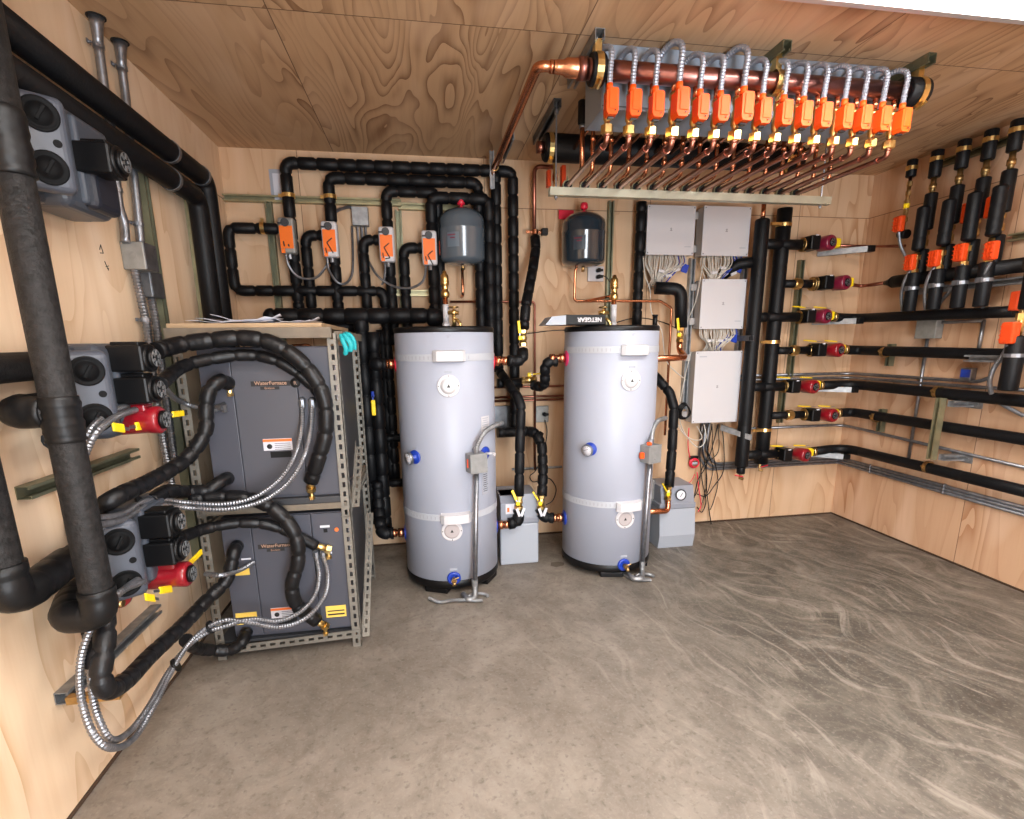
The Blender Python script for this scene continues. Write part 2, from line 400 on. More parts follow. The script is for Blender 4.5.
mgap = simple('dark_edge', (.055, .028, .014), .9)
shell('baseboard_back', (0, -.008, 0), (W, 0, .012), mgap)
shell('baseboard_right', (W-.008, YF, 0), (W, 0, .012), mgap)
shell('baseboard_left', (0, YF, 0), (.008, 0, .012), mgap)

# ------------------------------------------------------------------ ceiling lights: the visible panel, then added fill panels
em = emis('light_diffuser', (1., .975, .945), 11.)
def light(a, b, label):
    t = thing('ceiling_light', ((a[0]+b[0])/2, (a[1]+b[1])/2, H-.05), label, 'light', 'flat ceiling lights')
    x0, y0 = a; x1, y1 = b; f = .025
    m = MB(); m.bb((x0, y0, H-.05), (x1, y0+f, H)); m.bb((x0, y1-f, H-.05), (x1, y1, H)); m.bb((x0, y0+f, H-.05), (x0+f, y1-f, H)); m.bb((x1-f, y0+f, H-.05), (x1, y1-f, H))
    build('frame', m, whitem, t); build('diffuser', MB().bb((x0+f, y0+f, H-.046), (x1-f, y1-f, H-.02)), em, t)
light((2.52, -2.50), (3.76, U(1024, 25, z=2.70).y), 'bright white flat light panel on the ceiling at the top right edge')
light((.80, -3.60), (2.0, -3.00), 'added fill light panel on the ceiling, unseen above the viewer, nearer the left wall')  # from here on, unseen panels added to brighten the room evenly
light((2.52, -4.60), (3.76, -4.0), 'added fill light panel on the ceiling, unseen behind the viewer on the right')
light((.80, -4.95), (2.0, -4.35), 'added fill light panel on the ceiling, unseen behind the viewer on the left')

# ================================================================== LEFT WALL
def wrapped(name, label, cat, P, r, mat=None, pitch=.13, group=None, bend=.06, style='wrap', n=14, mi=0, parent=None, groove=.13, dome=0.):
    m = MB().tube(fillet(P, bend), r, n, style, pitch, groove=groove, dome=dome); o = build(name, m, mat or foam, parent)
    if parent is None: tag(o, label, cat, group)
    return o
def bands(parent, spots, name='pipe_clamp', mat=None, w=.022, t=.003, r=None):
    for p, d, rr in spots: build(name, ringclamp(p, d, rr, w, 18, t), mat or steel, parent)

# the thick riser in front of the flow centres
XA, YA = .25, -2.277
ra = wrapped('insulated_riser', 'thick charcoal insulated riser nearest the viewer on the left wall, joined by taped elbows', 'pipe',
             [(XA, YA, 2.75), (XA, YA, .745), (.160, YA, .745), (.085, -2.12, .745), (.085, -1.95, .745)], .0405, foamw, style=None, bend=.05, n=22)
build('branch_pipe', MB().tube(fillet([(XA, YA, 1.345), (.145, YA, 1.345), (.075, -2.15, 1.345), (.075, -1.96, 1.345)], .045), .038, 20), foamw, ra)
build('branch_pipe', MB().tube(fillet([(XA, YA, 2.02), (.145, YA, 2.02), (.075, -2.15, 2.03), (.075, -1.96, 2.05)], .045), .038, 20), foamw, ra)
def tapeband(z0, z1, r, nm='tape_wrap', hint=1):
    k = 14; pr = []
    for i in range(k+1):
        q = i/k; pr.append((r*(1+.035*math.sin(i*2.1+hint)+.02*math.sin(i*5.3)), z0+(z1-z0)*q))
    pr = [(.04, z0-.002)]+pr+[(.04, z1+.002)]
    build(nm, MB().rev(pr, (XA, YA, 0), (0, 0, 1), 22), tape, ra)
tapeband(1.925, 2.075, .0455); tapeband(1.265, 1.385, .0455, hint=2); tapeband(2.36, 2.75, .0435, hint=3)
build('tape_wrap', MB().tube(fillet([(XA+.0, YA, .83), (XA, YA, .745), (.160, YA, .745), (.105, -2.16, .745)], .045), .0465, 20, 'wrap', .07, groove=.04), tape, ra)
build('tape_wrap', MB().tube(fillet([(XA-.03, YA, 1.345), (.145, YA, 1.345), (.095, -2.18, 1.345)], .045), .0435, 20, 'wrap', .06, groove=.03), tape, ra)

rb_ = wrapped('insulated_riser', 'thick insulated riser at the very left edge with an elbow at its foot', 'pipe',
              [(.07, -1.96, 1.462), (.07, -2.40, 1.458), (.125, -2.405, 1.40), (.125, -2.40, .872), (.125, -2.33, .865), (.08, -1.95, .865)], .042, foamw, style=None, bend=.05, n=20)
build('tape_wrap', MB().tube(fillet([(.125, -2.40, .97), (.125, -2.40, .872), (.125, -2.33, .865), (.10, -2.14, .865)], .05), .048, 20, 'wrap', .08, groove=.05), tape, rb_)

# two pipes that run high along the wall and drop in the corner
def corner_pipe(zt, x, yb, label):
    o = wrapped('insulated_pipe', label, 'pipe', [(x, -2.75, zt), (x, yb, zt), (x, yb, .35)], .048, foam, style=None, bend=.08, n=20, group='black pipes along the left wall')
    return o
o = corner_pipe(2.412, .085, -.53, 'upper of two smooth black pipes high along the left wall, turning down at the corner')
bands(o, [((.085, -.95, 2.412), (0, 1, 0), .049), ((.085, -.60, 2.412), (0, 1, 0), .049)])
o = corner_pipe(2.285, .085, -.68, 'lower of two smooth black pipes high along the left wall, turning down at the corner')
bands(o, [((.085, -.98, 2.285), (0, 1, 0), .049)])

# struts on the left wall
def strut(name, label, p, q, face, mat=None, w=.041, dp=.041, cat='strut', group=None):
    return tag(build(name, MB().strut(p, q, face, w, dp), mat or zincy), label, cat, group)
strut('wall_strut', 'green zinc strut channel upright on the left wall beside the conduit boxes', (.001, -1.118, .45), (.001, -1.118, 2.30), (1, 0, 0), zincg)
strut('wall_strut', 'tan zinc strut channel upright behind the two black pipes in the left corner', (.001, -.62, .45), (.001, -.62, 2.30), (1, 0, 0), zincy)
strut('wall_strut', 'green strut channel lying level on the left wall under the middle flow centre', (.001, -2.14, 1.09), (.001, -1.53, 1.086), (1, 0, 0), zincg)
strut('wall_strut', 'lowest galvanised strut channel on the left wall, a flexible conduit clamped to it', (.001, -2.17, .412), (.001, -1.565, .40), (1, 0, 0), galv)
strut('wall_strut', 'strut channel end showing above the top flow centre beside the riser', (.001, -2.30, 2.235), (.001, -1.80, 2.235), (1, 0, 0), galv)

# conduits from the ceiling
def emt(label, pts, flare, group='steel conduits from the ceiling on the left wall'):
    P = pts; m = MB().tube(spline(P[1:], 5), .0165, 12); d0 = (P[1]-P[0]).normalized(); m.rev([(.026, 0), (.021, .03), (.0175, .07), (.0165, (P[1]-P[0]).length+.004)], P[0], d0, 16)
    o = tag(build('steel_conduit', m, steel), label, 'conduit', group)
    build('ceiling_hole', MB().cyl((flare[0], flare[1], H-.004), (flare[0], flare[1], H-.0002), .033, 18), voidm, o)
    return o
c1 = emt('left of two steel conduits that drop from the ceiling on the left wall', mix([(96, 17, 'z', 2.748), (98.5, 45, 'x', .036), (104, 85, 'x', .03), (111, 130, 'x', .03), (116, 178, 'x', .03), (119, 205, 'x', .03), (124, 222, 'x', .03), (126, 243, 'x', .03)]), tuple(U(96, 17, z=2.748)))
c2 = emt('right of two steel conduits that drop from the ceiling on the left wall', mix([(120, 42, 'z', 2.748), (122, 68, 'x', .036), (126, 100, 'x', .03), (131, 150, 'x', .03), (137, 205, 'x', .03), (141, 246, 'x', .03)]), tuple(U(120, 42, z=2.748)))
def strap_at(o, p, d=(0, 0, 1), r=.0175, tabdir=(0, -1, 0), nm='conduit_strap'):
    m = ringclamp(p, d, r, .016, 12, .003); p = V(p); td = V(tabdir)
    m.box(p+td*(r+.012)-V((p.x*.55 if abs(td.x) < .5 else 0, 0, 0)), (.004, .022, .014) if abs(td.y) > .5 else (.022, .004, .014))
    m.cyl(p+td*(r+.012)-V((p.x*.5, 0, 0)), p+td*(r+.012)-V((p.x*.2, 0, 0)), .004, 8); build(nm, m, steel, o)
strap_at(c1, U(98.5, 46, x=.034)); strap_at(c2, U(122, 68, x=.034)); strap_at(c1, U(117, 190, x=.03)); strap_at(c2, U(138.5, 224, x=.03))
def jbox(label, c, s, mat, d='x', ko=True):
    o = build('junction_box', MB().box(c, s, None, .004), mat, org=V(c)-V((0, 0, s[2]/2))); tag(o, label, 'junction box')
    m = MB(); c = V(c)
    if d == 'x':
        m.box(c+V((s[0]/2+.001, 0, 0)), (.003, s[1]*.98, s[2]*.98), None, .001)
        for a in (-1, 1): m.cyl(c+V((s[0]/2, a*s[1]*.36, a*s[2]*.36)), c+V((s[0]/2+.005, a*s[1]*.36, a*s[2]*.36)), .004, 8)
    else:
        m.box(c+V((0, -s[1]/2-.001, 0)), (s[0]*.98, .003, s[2]*.98), None, .001)
        for a in (-1, 1): m.cyl(c+V((a*s[0]*.36, -s[1]/2, a*s[2]*.36)), c+V((a*s[0]*.36, -s[1]/2-.005, a*s[2]*.36)), .004, 8)
    build('cover_plate', m, mat if d != 'x' else gboxd, o)
    if ko: build('knockout', MB().rev([(.014, 0), (.014, .0015), (.012, .0015), (.012, 0)], (c.x, c.y-s[1]/2, c.z), (0, -1, 0), 14, loop=True), mat, o)
    return o
j1 = jbox('steel junction box on the left wall where the left conduit ends, upper of the pair', (.045, -1.29, 1.888), (.088, .105, .11), gbox)
j2 = jbox('darker steel junction box on the left wall, lower and right of the pair', (.03, -1.20, 1.785), (.055, .105, .11), gboxd, ko=False)
def flex(label, P, r, mat=None, pitch=.011, group=None, n=10, sp=7, name='flexible_conduit', cat='conduit', parent=None):
    m = MB().tube(spline(P, sp), r, n, 'flex', pitch); o = build(name, m, mat or steel, parent)
    if parent is None: tag(o, label, cat, group)
    return o
fl1 = flex('ribbed flexible conduit hanging from the upper junction box, left of two', [(.035, -1.325, 1.835), (.035, -1.31, 1.70), (.035, -1.30, 1.60), (.035, -1.31, 1.45), (.04, -1.33, 1.25), (.045, -1.33, 1.0), (.045, -1.32, .85)], .0175, steel, .0135, group='flexible conduits below the left junction boxes')
strap_at(fl1, (.035, -1.30, 1.63), r=.018)
flex('ribbed flexible conduit hanging from the lower junction box, right of two', [(.03, -1.21, 1.73), (.03, -1.205, 1.6), (.03, -1.21, 1.45), (.03, -1.22, 1.2), (.03, -1.23, 1.0)], .0175, steel, .0135, group='flexible conduits below the left junction boxes')
m = MB()
for a, b in (((0, 0), (.012, .02)), ((.012, .02), (.02, -.01)), ((.0, -.012), (.02, -.01))):
    m.cyl((.0006, -1.49+a[0], 1.885+a[1]), (.0006, -1.49+b[0], 1.885+b[1]), .0016, 6)
for a, b in (((0, 0), (.014, -.028)), ((.002, -.02), (.022, -.014)), ((.018, -.022), (.016, -.032))):
    m.cyl((.0006, -1.47+a[0], 1.845+a[1]), (.0006, -1.47+b[0], 1.845+b[1]), .0016, 6)
tag(build('pencil_mark', m, ink), 'small dark pencil mark on the bare plywood left of the junction boxes', 'mark')

# ------------------------------------------------------------------ flow centres
def dial(parent, p, d=(1, 0, 0), r=.036, up=None):
    """motor end: black round face, six grey spokes"""
    p = V(p); d = V(d); f = build('dial', MB().rev([(r, 0), (r, .010), (r*.85, .014), (.002, .014)], p, d, 20), blk, parent)
    m = MB(); a, b = basis(d)
    for k in range(6):
        an = k*PI/3+.3; e = a*math.cos(an)+b*math.sin(an); t = d.cross(e); R = Matrix((e, t, d)).transposed()
        m.box(p+d*.0155+e*r*.55, (r*.50, r*.24, .003), R)
    m.rev([(r*.84, 0), (r*.84, .002), (r*.78, .002), (r*.78, 0)], p+d*.0135, d, 20, loop=True)
    build('dial_mark', m, galv, f); return f
def flow_centre(z0, z1, pumps, label, cover=False, knz=None):
    y0, y1, x1 = -1.975, -1.655, .165
    t = thing('flow_centre', (0, -1.8, z0), label, 'pump station', 'flow centres on the left wall')
    hz = (z1-z0); zc = (z0+z1)/2
    m = MB().box((x1/2, (y0+y1)/2+.03, zc), (x1-.004, y1-y0-.06, hz), None, .035, seg=4); m.box((.05, (y0+y1)/2, zc), (.09, y1-y0+.03, hz*.97), None, .02, seg=3)
    m.box((x1-.002, (y0+y1)/2+.055, zc), (.03, y1-y0-.14, hz*.86), None, .014, seg=3)
    build('housing', m, fcgrey, t)
    d = V((.62, -.785, 0)); a = V((.785, .62, 0)); R = Matrix((a, -d, V((0, 0, 1)))).transposed(); pc = V((.165, -1.99, zc))
    # face plate with two deep round ports
    w, h = .128, hz*.86
    pl = build('face_plate', MB().box(pc-d*.028, (w, .060, h), R, .024, seg=4), fcplate, t)
    for s in (1, -1):
        p = pc+d*.003+V((0, 0, s*h*.27))
        build('port_plug', MB().rev([(.047, -.004), (.047, .003), (.041, .004), (.036, -.0), (.030, .001), (.027, .011), (.004, .012)], p, d, 24), portb, pl)
        build('port_rib', MB().box(p+d*.014, (.010, .010, .046), R@Matrix.Rotation(.5, 3, 'Y'), .002), portb, pl)
    build('gauge_port', MB().cyl(pc-d*.003+a*.03, pc+d*.004+a*.03, .011, 14), portb, pl)
    for zp in pumps:
        pm = build('pump_motor', MB().box((.208, -1.805, zp), (.115, .098, .092), None, .008), blk, t)
        pm2 = MB().rev([(.040, 0), (.047, .006), (.049, .026), (.045, .032)], (.240, -1.800, zp), (1, 0, 0), 24); build('motor_can', pm2, blk, pm)
        dial(pm, (.270, -1.800, zp))
        build('terminal_box', MB().box((.205, -1.80, zp+.05), (.09, .07, .014), None, .004), blk, pm)
    if cover:
        build('blank_cover', MB().box((.175, -1.76, z0+.085), (.05, .15, .15), None, .022, seg=3), fccover, t)
    return t
flow_centre(1.945, 2.25, [2.105], 'grey flow centre box highest on the left wall, with one black pump', cover=True)
flow_centre(1.205, 1.527, [1.475, 1.365], 'grey flow centre box in the middle of the left wall with two stacked black pumps')
flow_centre(.625, .955, [.865, .755], 'lowest grey flow centre box on the left wall with two stacked black pumps')

# ------------------------------------------------------------------ red circulators with yellow lever handles
def lever(parent, p, d, L=.06, w=.016, col_=yellow, stem=True, t=.008, nm='lever_handle', cross=None):
    p = V(p); d = V(d).normalized(); c = cross and V(cross).normalized() or basis(d)[0]; R = Matrix((d, c, d.cross(c))).transposed()
    h = build(nm, MB().box(p+d*(L*.62), (L*.72, w, t), R, min(w, t)*.4), col_, parent)
    if stem: build('handle_stem', MB().box(p+d*L*.14, (L*.42, w*.4, t*.35), R), steel, h)
    return h
def red_pump(z, y, label, tail, conduit, lv):
    t = thing('circulator_pump', (.13, y, z-.06), label, 'pump', 'red circulators on the left wall')
    m = MB().rev([(.030, -.05), (.050, -.03), (.050, .02), (.047, .10), (.049, .105), (.049, .135), (.043, .142)], (.13, y, z), (1, 0, 0), 26)
    m.box((.185, y, z+.045), (.10, .06, .03), None, .006)
    m.cyl((.10, y-.16, z+.002), (.10, y+.10, z+.002), .030, 18); m.cyl((.10, y-.165, z), (.10, y-.15, z), .042, 18); m.cyl((.10, y+.085, z), (.10, y+.10, z), .042, 18)
    build('pump_body', m, red, t); dial(t, (.272, y, z), r=.033)
    build('rating_label', MB().box((.215, y, z+.0612), (.06, .022, .001)), paper, t)
    v = build('isolation_valve', MB().cyl((.10, y-.24, z), (.10, y-.165, z), .026, 14).cyl((.10, y-.215, z), (.145, y-.215, z), .014, 10), bronze, t)
    for (u_, v_, du) in lv[:2]: p_ = U(u_, v_, x=.215); q_ = U(u_+du, v_-abs(du)*.15, x=.215); dd = (q_-p_); lever(v, p_-dd*.62, dd, dd.length*1.35, .030, cross=(0, 0, 1))
    v2 = build('isolation_valve', MB().cyl((.10, y+.10, z), (.10, y+.16, z), .026, 14).cyl((.10, y+.13, z), (.15, y+.13, z), .014, 10), bronze, t)
    (u_, v_), (u2_, v2_) = lv[2]; p_ = U(u_, v_, x=.24); q_ = U(u2_, v2_, x=.24); lever(v2, p_, q_-p_, (q_-p_).length, .024, cross=(0, 0, 1))
    build('inlet_pipe', MB().tube(fillet(tail, .05), .032, 14, 'wrap', .06), foam, t)
    for i, P in enumerate(conduit): flex('', P, .0115, steel, .0115, parent=t, name='power_conduit')
    return t
red_pump(1.255, -1.80, 'red circulator pump with yellow levers under the middle flow centre', [(.10, -2.03, 1.255), (.105, -2.08, 1.25), (.12, -2.12, 1.245)],
         [mix([(150, 402, 'x', .17), (128, 406, 'x', .18), (108, 414, 'x', .18), (92, 428, 'x', .18), (84, 445, 'x', .17), (80, 465, 'x', .15)]),
          mix([(146, 407, 'x', .20), (128, 412, 'x', .21), (112, 419, 'x', .21), (97, 432, 'x', .21), (88, 448, 'x', .19), (80, 470, 'x', .17)])], [(121, 428, -12), (139, 426, 12), ((168, 415), (184, 413))])
red_pump(.640, -1.775, 'red circulator pump with yellow levers under the lowest flow centre', [(.10, -2.0, .64), (.12, -2.12, .63), (.19, -2.232, .60), (.19, -2.24, .56)],
         [mix([(205, 574, 'x', .20), (222, 575, 'y', -1.52), (240, 570, 'y', -1.42), (254, 562, 'y', -1.352)])], [(152, 598, -10), (163, 590, 12), ((183, 570), (202, 551))])
# ================================================================== HEAT PUMP RACK
YR = -1.37
t = thing('slotted_rack', (.49, -.95, 0), 'dusty slotted-angle steel rack that carries two grey heat pumps beside the left wall', 'rack')
xl, xr, zt = .150, .838, 1.565
for (x, y, ax, ay) in ((xl, YR, (1, 0, 0), (0, 1, 0)), (xr, YR, (-1, 0, 0), (0, 1, 0)), (xl, -.55, (1, 0, 0), (0, -1, 0)), (xr, -.55, (-1, 0, 0), (0, -1, 0))):
    a, b = V(ax), V(ay); build('post', MB().slotted((x, y, 0), (x, y, zt), a, b, .042, .003, .046), slot, t)
build('rail', MB().slotted((xl, YR-.003, .030), (xr, YR-.003, .055), (0, 0, 1), (0, 1, 0), .042, .003, .046), slot, t)
build('rail', MB().slotted((xl, -.55, .03), (xr, -.55, .03), (0, 0, 1), (0, -1, 0), .042, .003, .046), slot, t)
for z in (.70,):
    for x, s in ((xl, 1), (xr, -1)): build('rail', MB().slotted((x+.004*s, YR, z), (x+.004*s, -.55, z), (0, 0, 1), (s, 0, 0), .042, .003, .046), slot, t)
build('brace', MB().slotted((xr+.004, YR+.02, .04), (xr+.004, -.78, .52), (0, 0, 1), (1, 0, 0), .036, .003, .046), slot, t)
build('brace', MB().slotted((xr+.004, YR+.02, .74), (xr+.004, -1.05, .98), (0, 0, 1), (1, 0, 0), .036, .003, .046), slot, t)
build('shelf_board', MB().bb((xl+.01, YR+.012, .742), (xr-.01, -.56, .772)), wood, t)
build('shelf_board', MB().bb((xl+.01, YR+.02, .075), (xr-.01, -.56, .088)), dark, t)
tb = build('top_frame', MB().bb((xl-.012, YR-.022, 1.545), (xr-.02, YR+.016, 1.592), .002).bb((xr-.015, YR+.03, 1.535), (xr+.02, -.55, 1.575), .002).bb((xl, YR+.016, 1.55), (xl+.04, -.55, 1.585)), wood, t)
build('top_board', MB().bb((xl-.015, YR+.02, 1.593), (.775, -.50, 1.612)), woodl, t)

# papers: curling sheets
def sheet(m, c, w, h, rot, z, curl):
    n = 8; vs = []
    for i in range(n+1):
        for j in (0, 1):
            for k in (0, 1):
                x = -w/2+w*i/n; yy = -h/2+h*j; q = (i/n-.5)*2
                p = Matrix.Rotation(rot, 3, 'Z')@V((x, yy, curl*abs(q)**2.2+.004*math.sin(i*1.7+j))); vs.append(p+V((c[0], c[1], z+.0012*k)))
    fs = []
    for i in range(n):
        a_ = i*4; b_ = a_+4
        fs += [(a_, a_+2, b_+2, b_), (a_+1, b_+1, b_+3, a_+3), (a_, b_, b_+1, a_+1), (a_+2, a_+3, b_+3, b_+2)]
    fs += [(0, 1, 3, 2), (n*4, n*4+2, n*4+3, n*4+1)]
    m.add(vs, fs, True)
for label, c, spec in (('curling white papers on the left half of the rack top', (.40, -1.22), ((.34, .22, .1, .006), (.30, .22, -.12, .014), (.28, .2, .2, .024))), ('curling white papers on the rack top under the thick black header', (.62, -1.15), ((.26, .22, -.1, .006), (.22, .2, .15, .018)))):
    m = MB()
    for i, (w_, h_, r_, cu) in enumerate(spec): sheet(m, (c[0]+.03*(i-1), c[1]), w_, h_, r_, 1.618+.004*i, cu)
    tag(build('paper_stack', m, paper), label, 'papers', 'papers on the rack')
# teal gloves
P = mix([(343, 334, 'y', -1.385), (347, 338, 'y', -1.40), (351, 345, 'y', -1.40), (350, 352, 'y', -1.39)])
m = MB().tube(spline(P, 5), .012, 10, dome=.8)
m.tube(spline(mix([(341, 334, 'y', -1.38), (343, 341, 'y', -1.40), (346, 349, 'y', -1.40), (345, 355, 'y', -1.385)]), 5), .011, 10, dome=.8)
m.tube(spline(mix([(345, 333, 'y', -1.37), (350, 335, 'y', -1.385), (354, 341, 'y', -1.385), (355, 350, 'y', -1.37)]), 5), .009, 10, dome=.8)
tag(build('work_glove', m, teal), 'teal rubber glove draped over the right end of the rack top', 'glove')

# heat pumps
def heat_pump(z0, z1, label, logo2, upper):
    x0, x1, y0, y1 = .235, .800, -1.345, -.60
    t = thing('heat_pump', ((x0+x1)/2, (y0+y1)/2, z0), label, 'heat pump', 'grey heat pumps in the rack')
    build('cabinet', MB().bb((x0, y0+.012, z0), (x1, y1, z1), .006), greyb, t)
    xa, xb = x0+.135, x1-.155
    build('side_panel', MB().bb((x0+.002, y0, z0+.012), (xa-.0015, y0+.02, z1-.004), .003), greyb, t)
    pn = build('front_panel', MB().bb((xa+.0015, y0-.002, z0+.022), (xb-.0015, y0+.02, z1-.004), .003), greyb2 if upper else greyb, t)
    build('side_panel', MB().bb((xb+.0015, y0, z0+.012), (x1-.002, y0+.02, z1-.004), .003), greyb, t)
    yf = y0-.0022; xm = (xa+xb)/2+.0
    def lab(a, b, mat, y=yf, nm='warning_label', par=None): return build(nm, MB().bb((a[0], y-.001, a[1]), (b[0], y+.001, b[1])), mat, par or t)
    if upper: lx, lz, lz2 = .545, 1.345, 1.065
    else: lx, lz, lz2 = .49, .567, .215
    lg = build('logo', MB().bb((lx-.098, yf-.001, lz-.010), (lx+.070, yf, lz+.013), 0).rev([(.022, 0), (.022, .002), (.001, .002)], (lx+.092, yf, lz+.002), (0, -1, 0), 20), ink, pn)
    text('lettering', 'WaterFurnace', .0235, (lx-.014, yf-.0015, lz-.004), (1, 0, 0), (0, 0, 1), rust, lg, bold=.0003)
    lg2 = build('logo', MB().bb((lx-.06, yf-.001, lz-.026), (lx+.022, yf, lz-.012)), ink, pn)
    text('lettering', logo2, .013, (lx-.02, yf-.0015, lz-.023), (1, 0, 0), (0, 0, 1), rust, lg2)
    text('lettering', 'R', .022, (lx+.092, yf-.003, lz-.006), (1, 0, 0), (0, 0, 1), rust, lg)
    w = lab((lx-.075, lz2-.027), (lx+.052, lz2+.028), paper, par=t); build('label_bar', MB().bb((lx-.075, yf-.0025, lz2+.014), (lx+.052, yf-.001, lz2+.026)), lblo, w)
    m = MB().rev([(.012, 0), (.012, .001), (.001, .001)], (lx-.048, yf-.0012, lz2-.008), (0, -1, 0), 12)
    for k in range(4): m.bb((lx-.025, yf-.002, lz2+.004-.009*k), (lx+.044, yf-.001, lz2+.0062-.009*k))
    build('label_print', m, ink, w)
    build('vent_opening', MB().bb((lx-.048, yf-.001, lz2-.062), (lx+.045, yf+.001, lz2-.033)), voidm, t)
    if not upper:
        for (u, v) in ((209, 577), (365, 534)): pass
        for a in ((x0+.015, .170), (x1-.125, .165)):
            w = lab((a[0], a[1]), (a[0]+.098, a[1]+.062), lbly); build('label_print', MB().bb((a[0]+.008, yf-.0025, a[1]+.012), (a[0]+.09, yf-.001, a[1]+.020)).bb((a[0]+.008, yf-.0025, a[1]+.032), (a[0]+.09, yf-.001, a[1]+.038)), ink, w)
        lab((x0+.04, .43), (x0+.105, .47), lbly)
        lab((x0+.075, .508), (x0+.118, .516), paper); lab((x1-.115, .645), (x1-.07, .656), paper); lab((x1-.115, .508), (x1-.07, .518), paper)
        build('socket', MB().bb((x1-.10, yf-.001, .62), (x1-.082, yf+.001, .638)), voidm, t)
        build('knob', MB().cyl((x1-.038, yf, .632), (x1-.038, yf-.006, .632), .010, 14), lblo, t)
    # service side: dark sheet paints in its shade, under pasted papers
    build('side_shade', MB().bb((x1, y0+.03, z0+.01), (x1+.0015, y1, z1-.01)), dark, t); build('side_label', MB().bb((x1+.0015, -1.27, z0+.62*(z1-z0)), (x1+.003, -1.20, z0+.9*(z1-z0))), paper if upper else lblg, t)
    return t
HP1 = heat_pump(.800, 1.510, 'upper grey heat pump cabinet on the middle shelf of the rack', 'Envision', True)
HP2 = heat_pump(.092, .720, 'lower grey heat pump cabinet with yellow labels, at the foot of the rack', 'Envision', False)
build('drain_pan', MB().bb((.22, -1.362, .772), (.81, -.58, .806), .006), dark, HP1)
m = MB().tube(fillet(mix([(292, 346, 'y', -1.30), (309, 345, 'y', -1.30), (315, 352, 'y', -1.31), (317, 366, 'y', -1.33)]), .03), .008, 12)
tag(build('copper_pipe', m, copper), 'short bright copper elbow under the front edge of the rack top', 'pipe')

# ------------------------------------------------------------------ wrapped black hoses
def hose(label, P, r, pitch=.115, mat=None, fit=None, cap=False, dome=0., group='black wrapped hoses at the rack', sp=7):
    o = tag(build('insulated_hose', MB().tube(spline(mix(P), sp), r*.84, 16, 'wrap', pitch*.8, groove=.15, dome=dome), mat or foamg), label, 'hose', group)
    if fit:
        q = mix(fit); m = MB(); d = (q[1]-q[0]).normalized()
        m.cyl(q[0], q[1], .016, 10); m.cyl(q[1]-d*.012, q[1]+d*.012, .022, 6); m.cyl(q[1]+V((0, 0, .016)), q[1]-V((0, 0, .035)), .010, 8); m.cyl(q[1]-V((0, 0, .035)), q[1]-V((0, 0, .05)), .014, 6)
        build('brass_fitting', m, brass, o)
    return o
H1 = hose('thick black wrapped hose arching over the upper heat pump from the middle flow centre', [(156, 351, 'x', .20), (178, 345, 'y', -1.50), (205, 341, 'y', -1.47), (245, 338, 'y', -1.45), (276, 345, 'y', -1.45), (305, 366, 'y', -1.45), (323, 395, 'y', -1.44), (326, 430, 'y', -1.43), (318, 460, 'y', -1.42), (311, 481, 'y', -1.39)], .041, .13, fit=[(311, 480, 'y', -1.39), (311, 489, 'y', -1.37)])
hose('slimmer black wrapped hose below the arch of the thick one, on the upper heat pump', [(160, 384, 'x', .27), (180, 368, 'y', -1.55), (205, 360, 'y', -1.45), (245, 355, 'y', -1.40), (275, 360, 'y', -1.395), (300, 375, 'y', -1.385), (318, 392, 'y', -1.365), (321, 400, 'y', -1.345)], .031, .11)
hose('black wrapped hose from the upper heat pump down to the lowest flow centre', [(229, 384, 'y', -1.352), (220, 381, 'y', -1.40), (209, 392, 'y', -1.43), (206, 410, 'y', -1.44), (205, 432, 'y', -1.46), (186, 459, 'y', -1.52), (150, 481, 'y', -1.72), (118, 496, 'x', .16), (96, 510, 'x', .10)], .037, .085, fit=[(226, 383, 'y', -1.37), (229, 385, 'y', -1.355)])
hose('short black hose curling into the lower left of the upper heat pump', [(228, 478, 'y', -1.352), (222, 481, 'y', -1.40), (208, 490, 'y', -1.44), (188, 492, 'y', -1.46), (166, 492, 'y', -1.60), (150, 502, 'x', .14)], .036, .10)
hose('black wrapped hose lying level across the top of the lower heat pump', [(174, 541, 'x', .19), (190, 534, 'y', -1.56), (208, 528, 'y', -1.48), (235, 523, 'y', -1.44), (265, 524, 'y', -1.42), (292, 533, 'y', -1.40), (316, 546, 'y', -1.37)], .031, .115, fit=[(314, 545, 'y', -1.38), (328, 549, 'y', -1.365)])
hose('thick black wrapped hose bowing down in front of the lower heat pump', [(190, 500, 'y', -1.46), (222, 497, 'y', -1.44), (255, 500, 'y', -1.44), (280, 514, 'y', -1.45), (296, 537, 'y', -1.46), (298, 562, 'y', -1.46), (292, 585, 'y', -1.46), (297, 605, 'y', -1.44), (317, 621, 'y', -1.40)], .039, .12, fit=[(316, 621, 'y', -1.40), (325, 626, 'y', -1.37)])
hose('black wrapped hose rising from the lowest left wall elbow to the lower heat pump', [(237, 546, 'y', -1.352), (234, 552, 'y', -1.42), (231, 566, 'y', -1.44), (225, 582, 'y', -1.46), (205, 602, 'y', -1.55), (180, 628, 'y', -1.72), (150, 656, 'y', -1.93), (127, 680, 'y', -2.12), (108, 690, 'x', .21), (101, 675, 'x', .21), (104, 650, 'x', .21), (105, 628, 'x', .20), (104, 612, 'x', .18)], .036, .085)
hose('short black hose looping into the lower left of the lower heat pump near the floor', [(247, 631, 'y', -1.352), (242, 642, 'y', -1.41), (230, 650, 'y', -1.42), (212, 650, 'y', -1.45), (196, 648, 'y', -1.52), (186, 640, 'y', -1.62)], .034, .075)
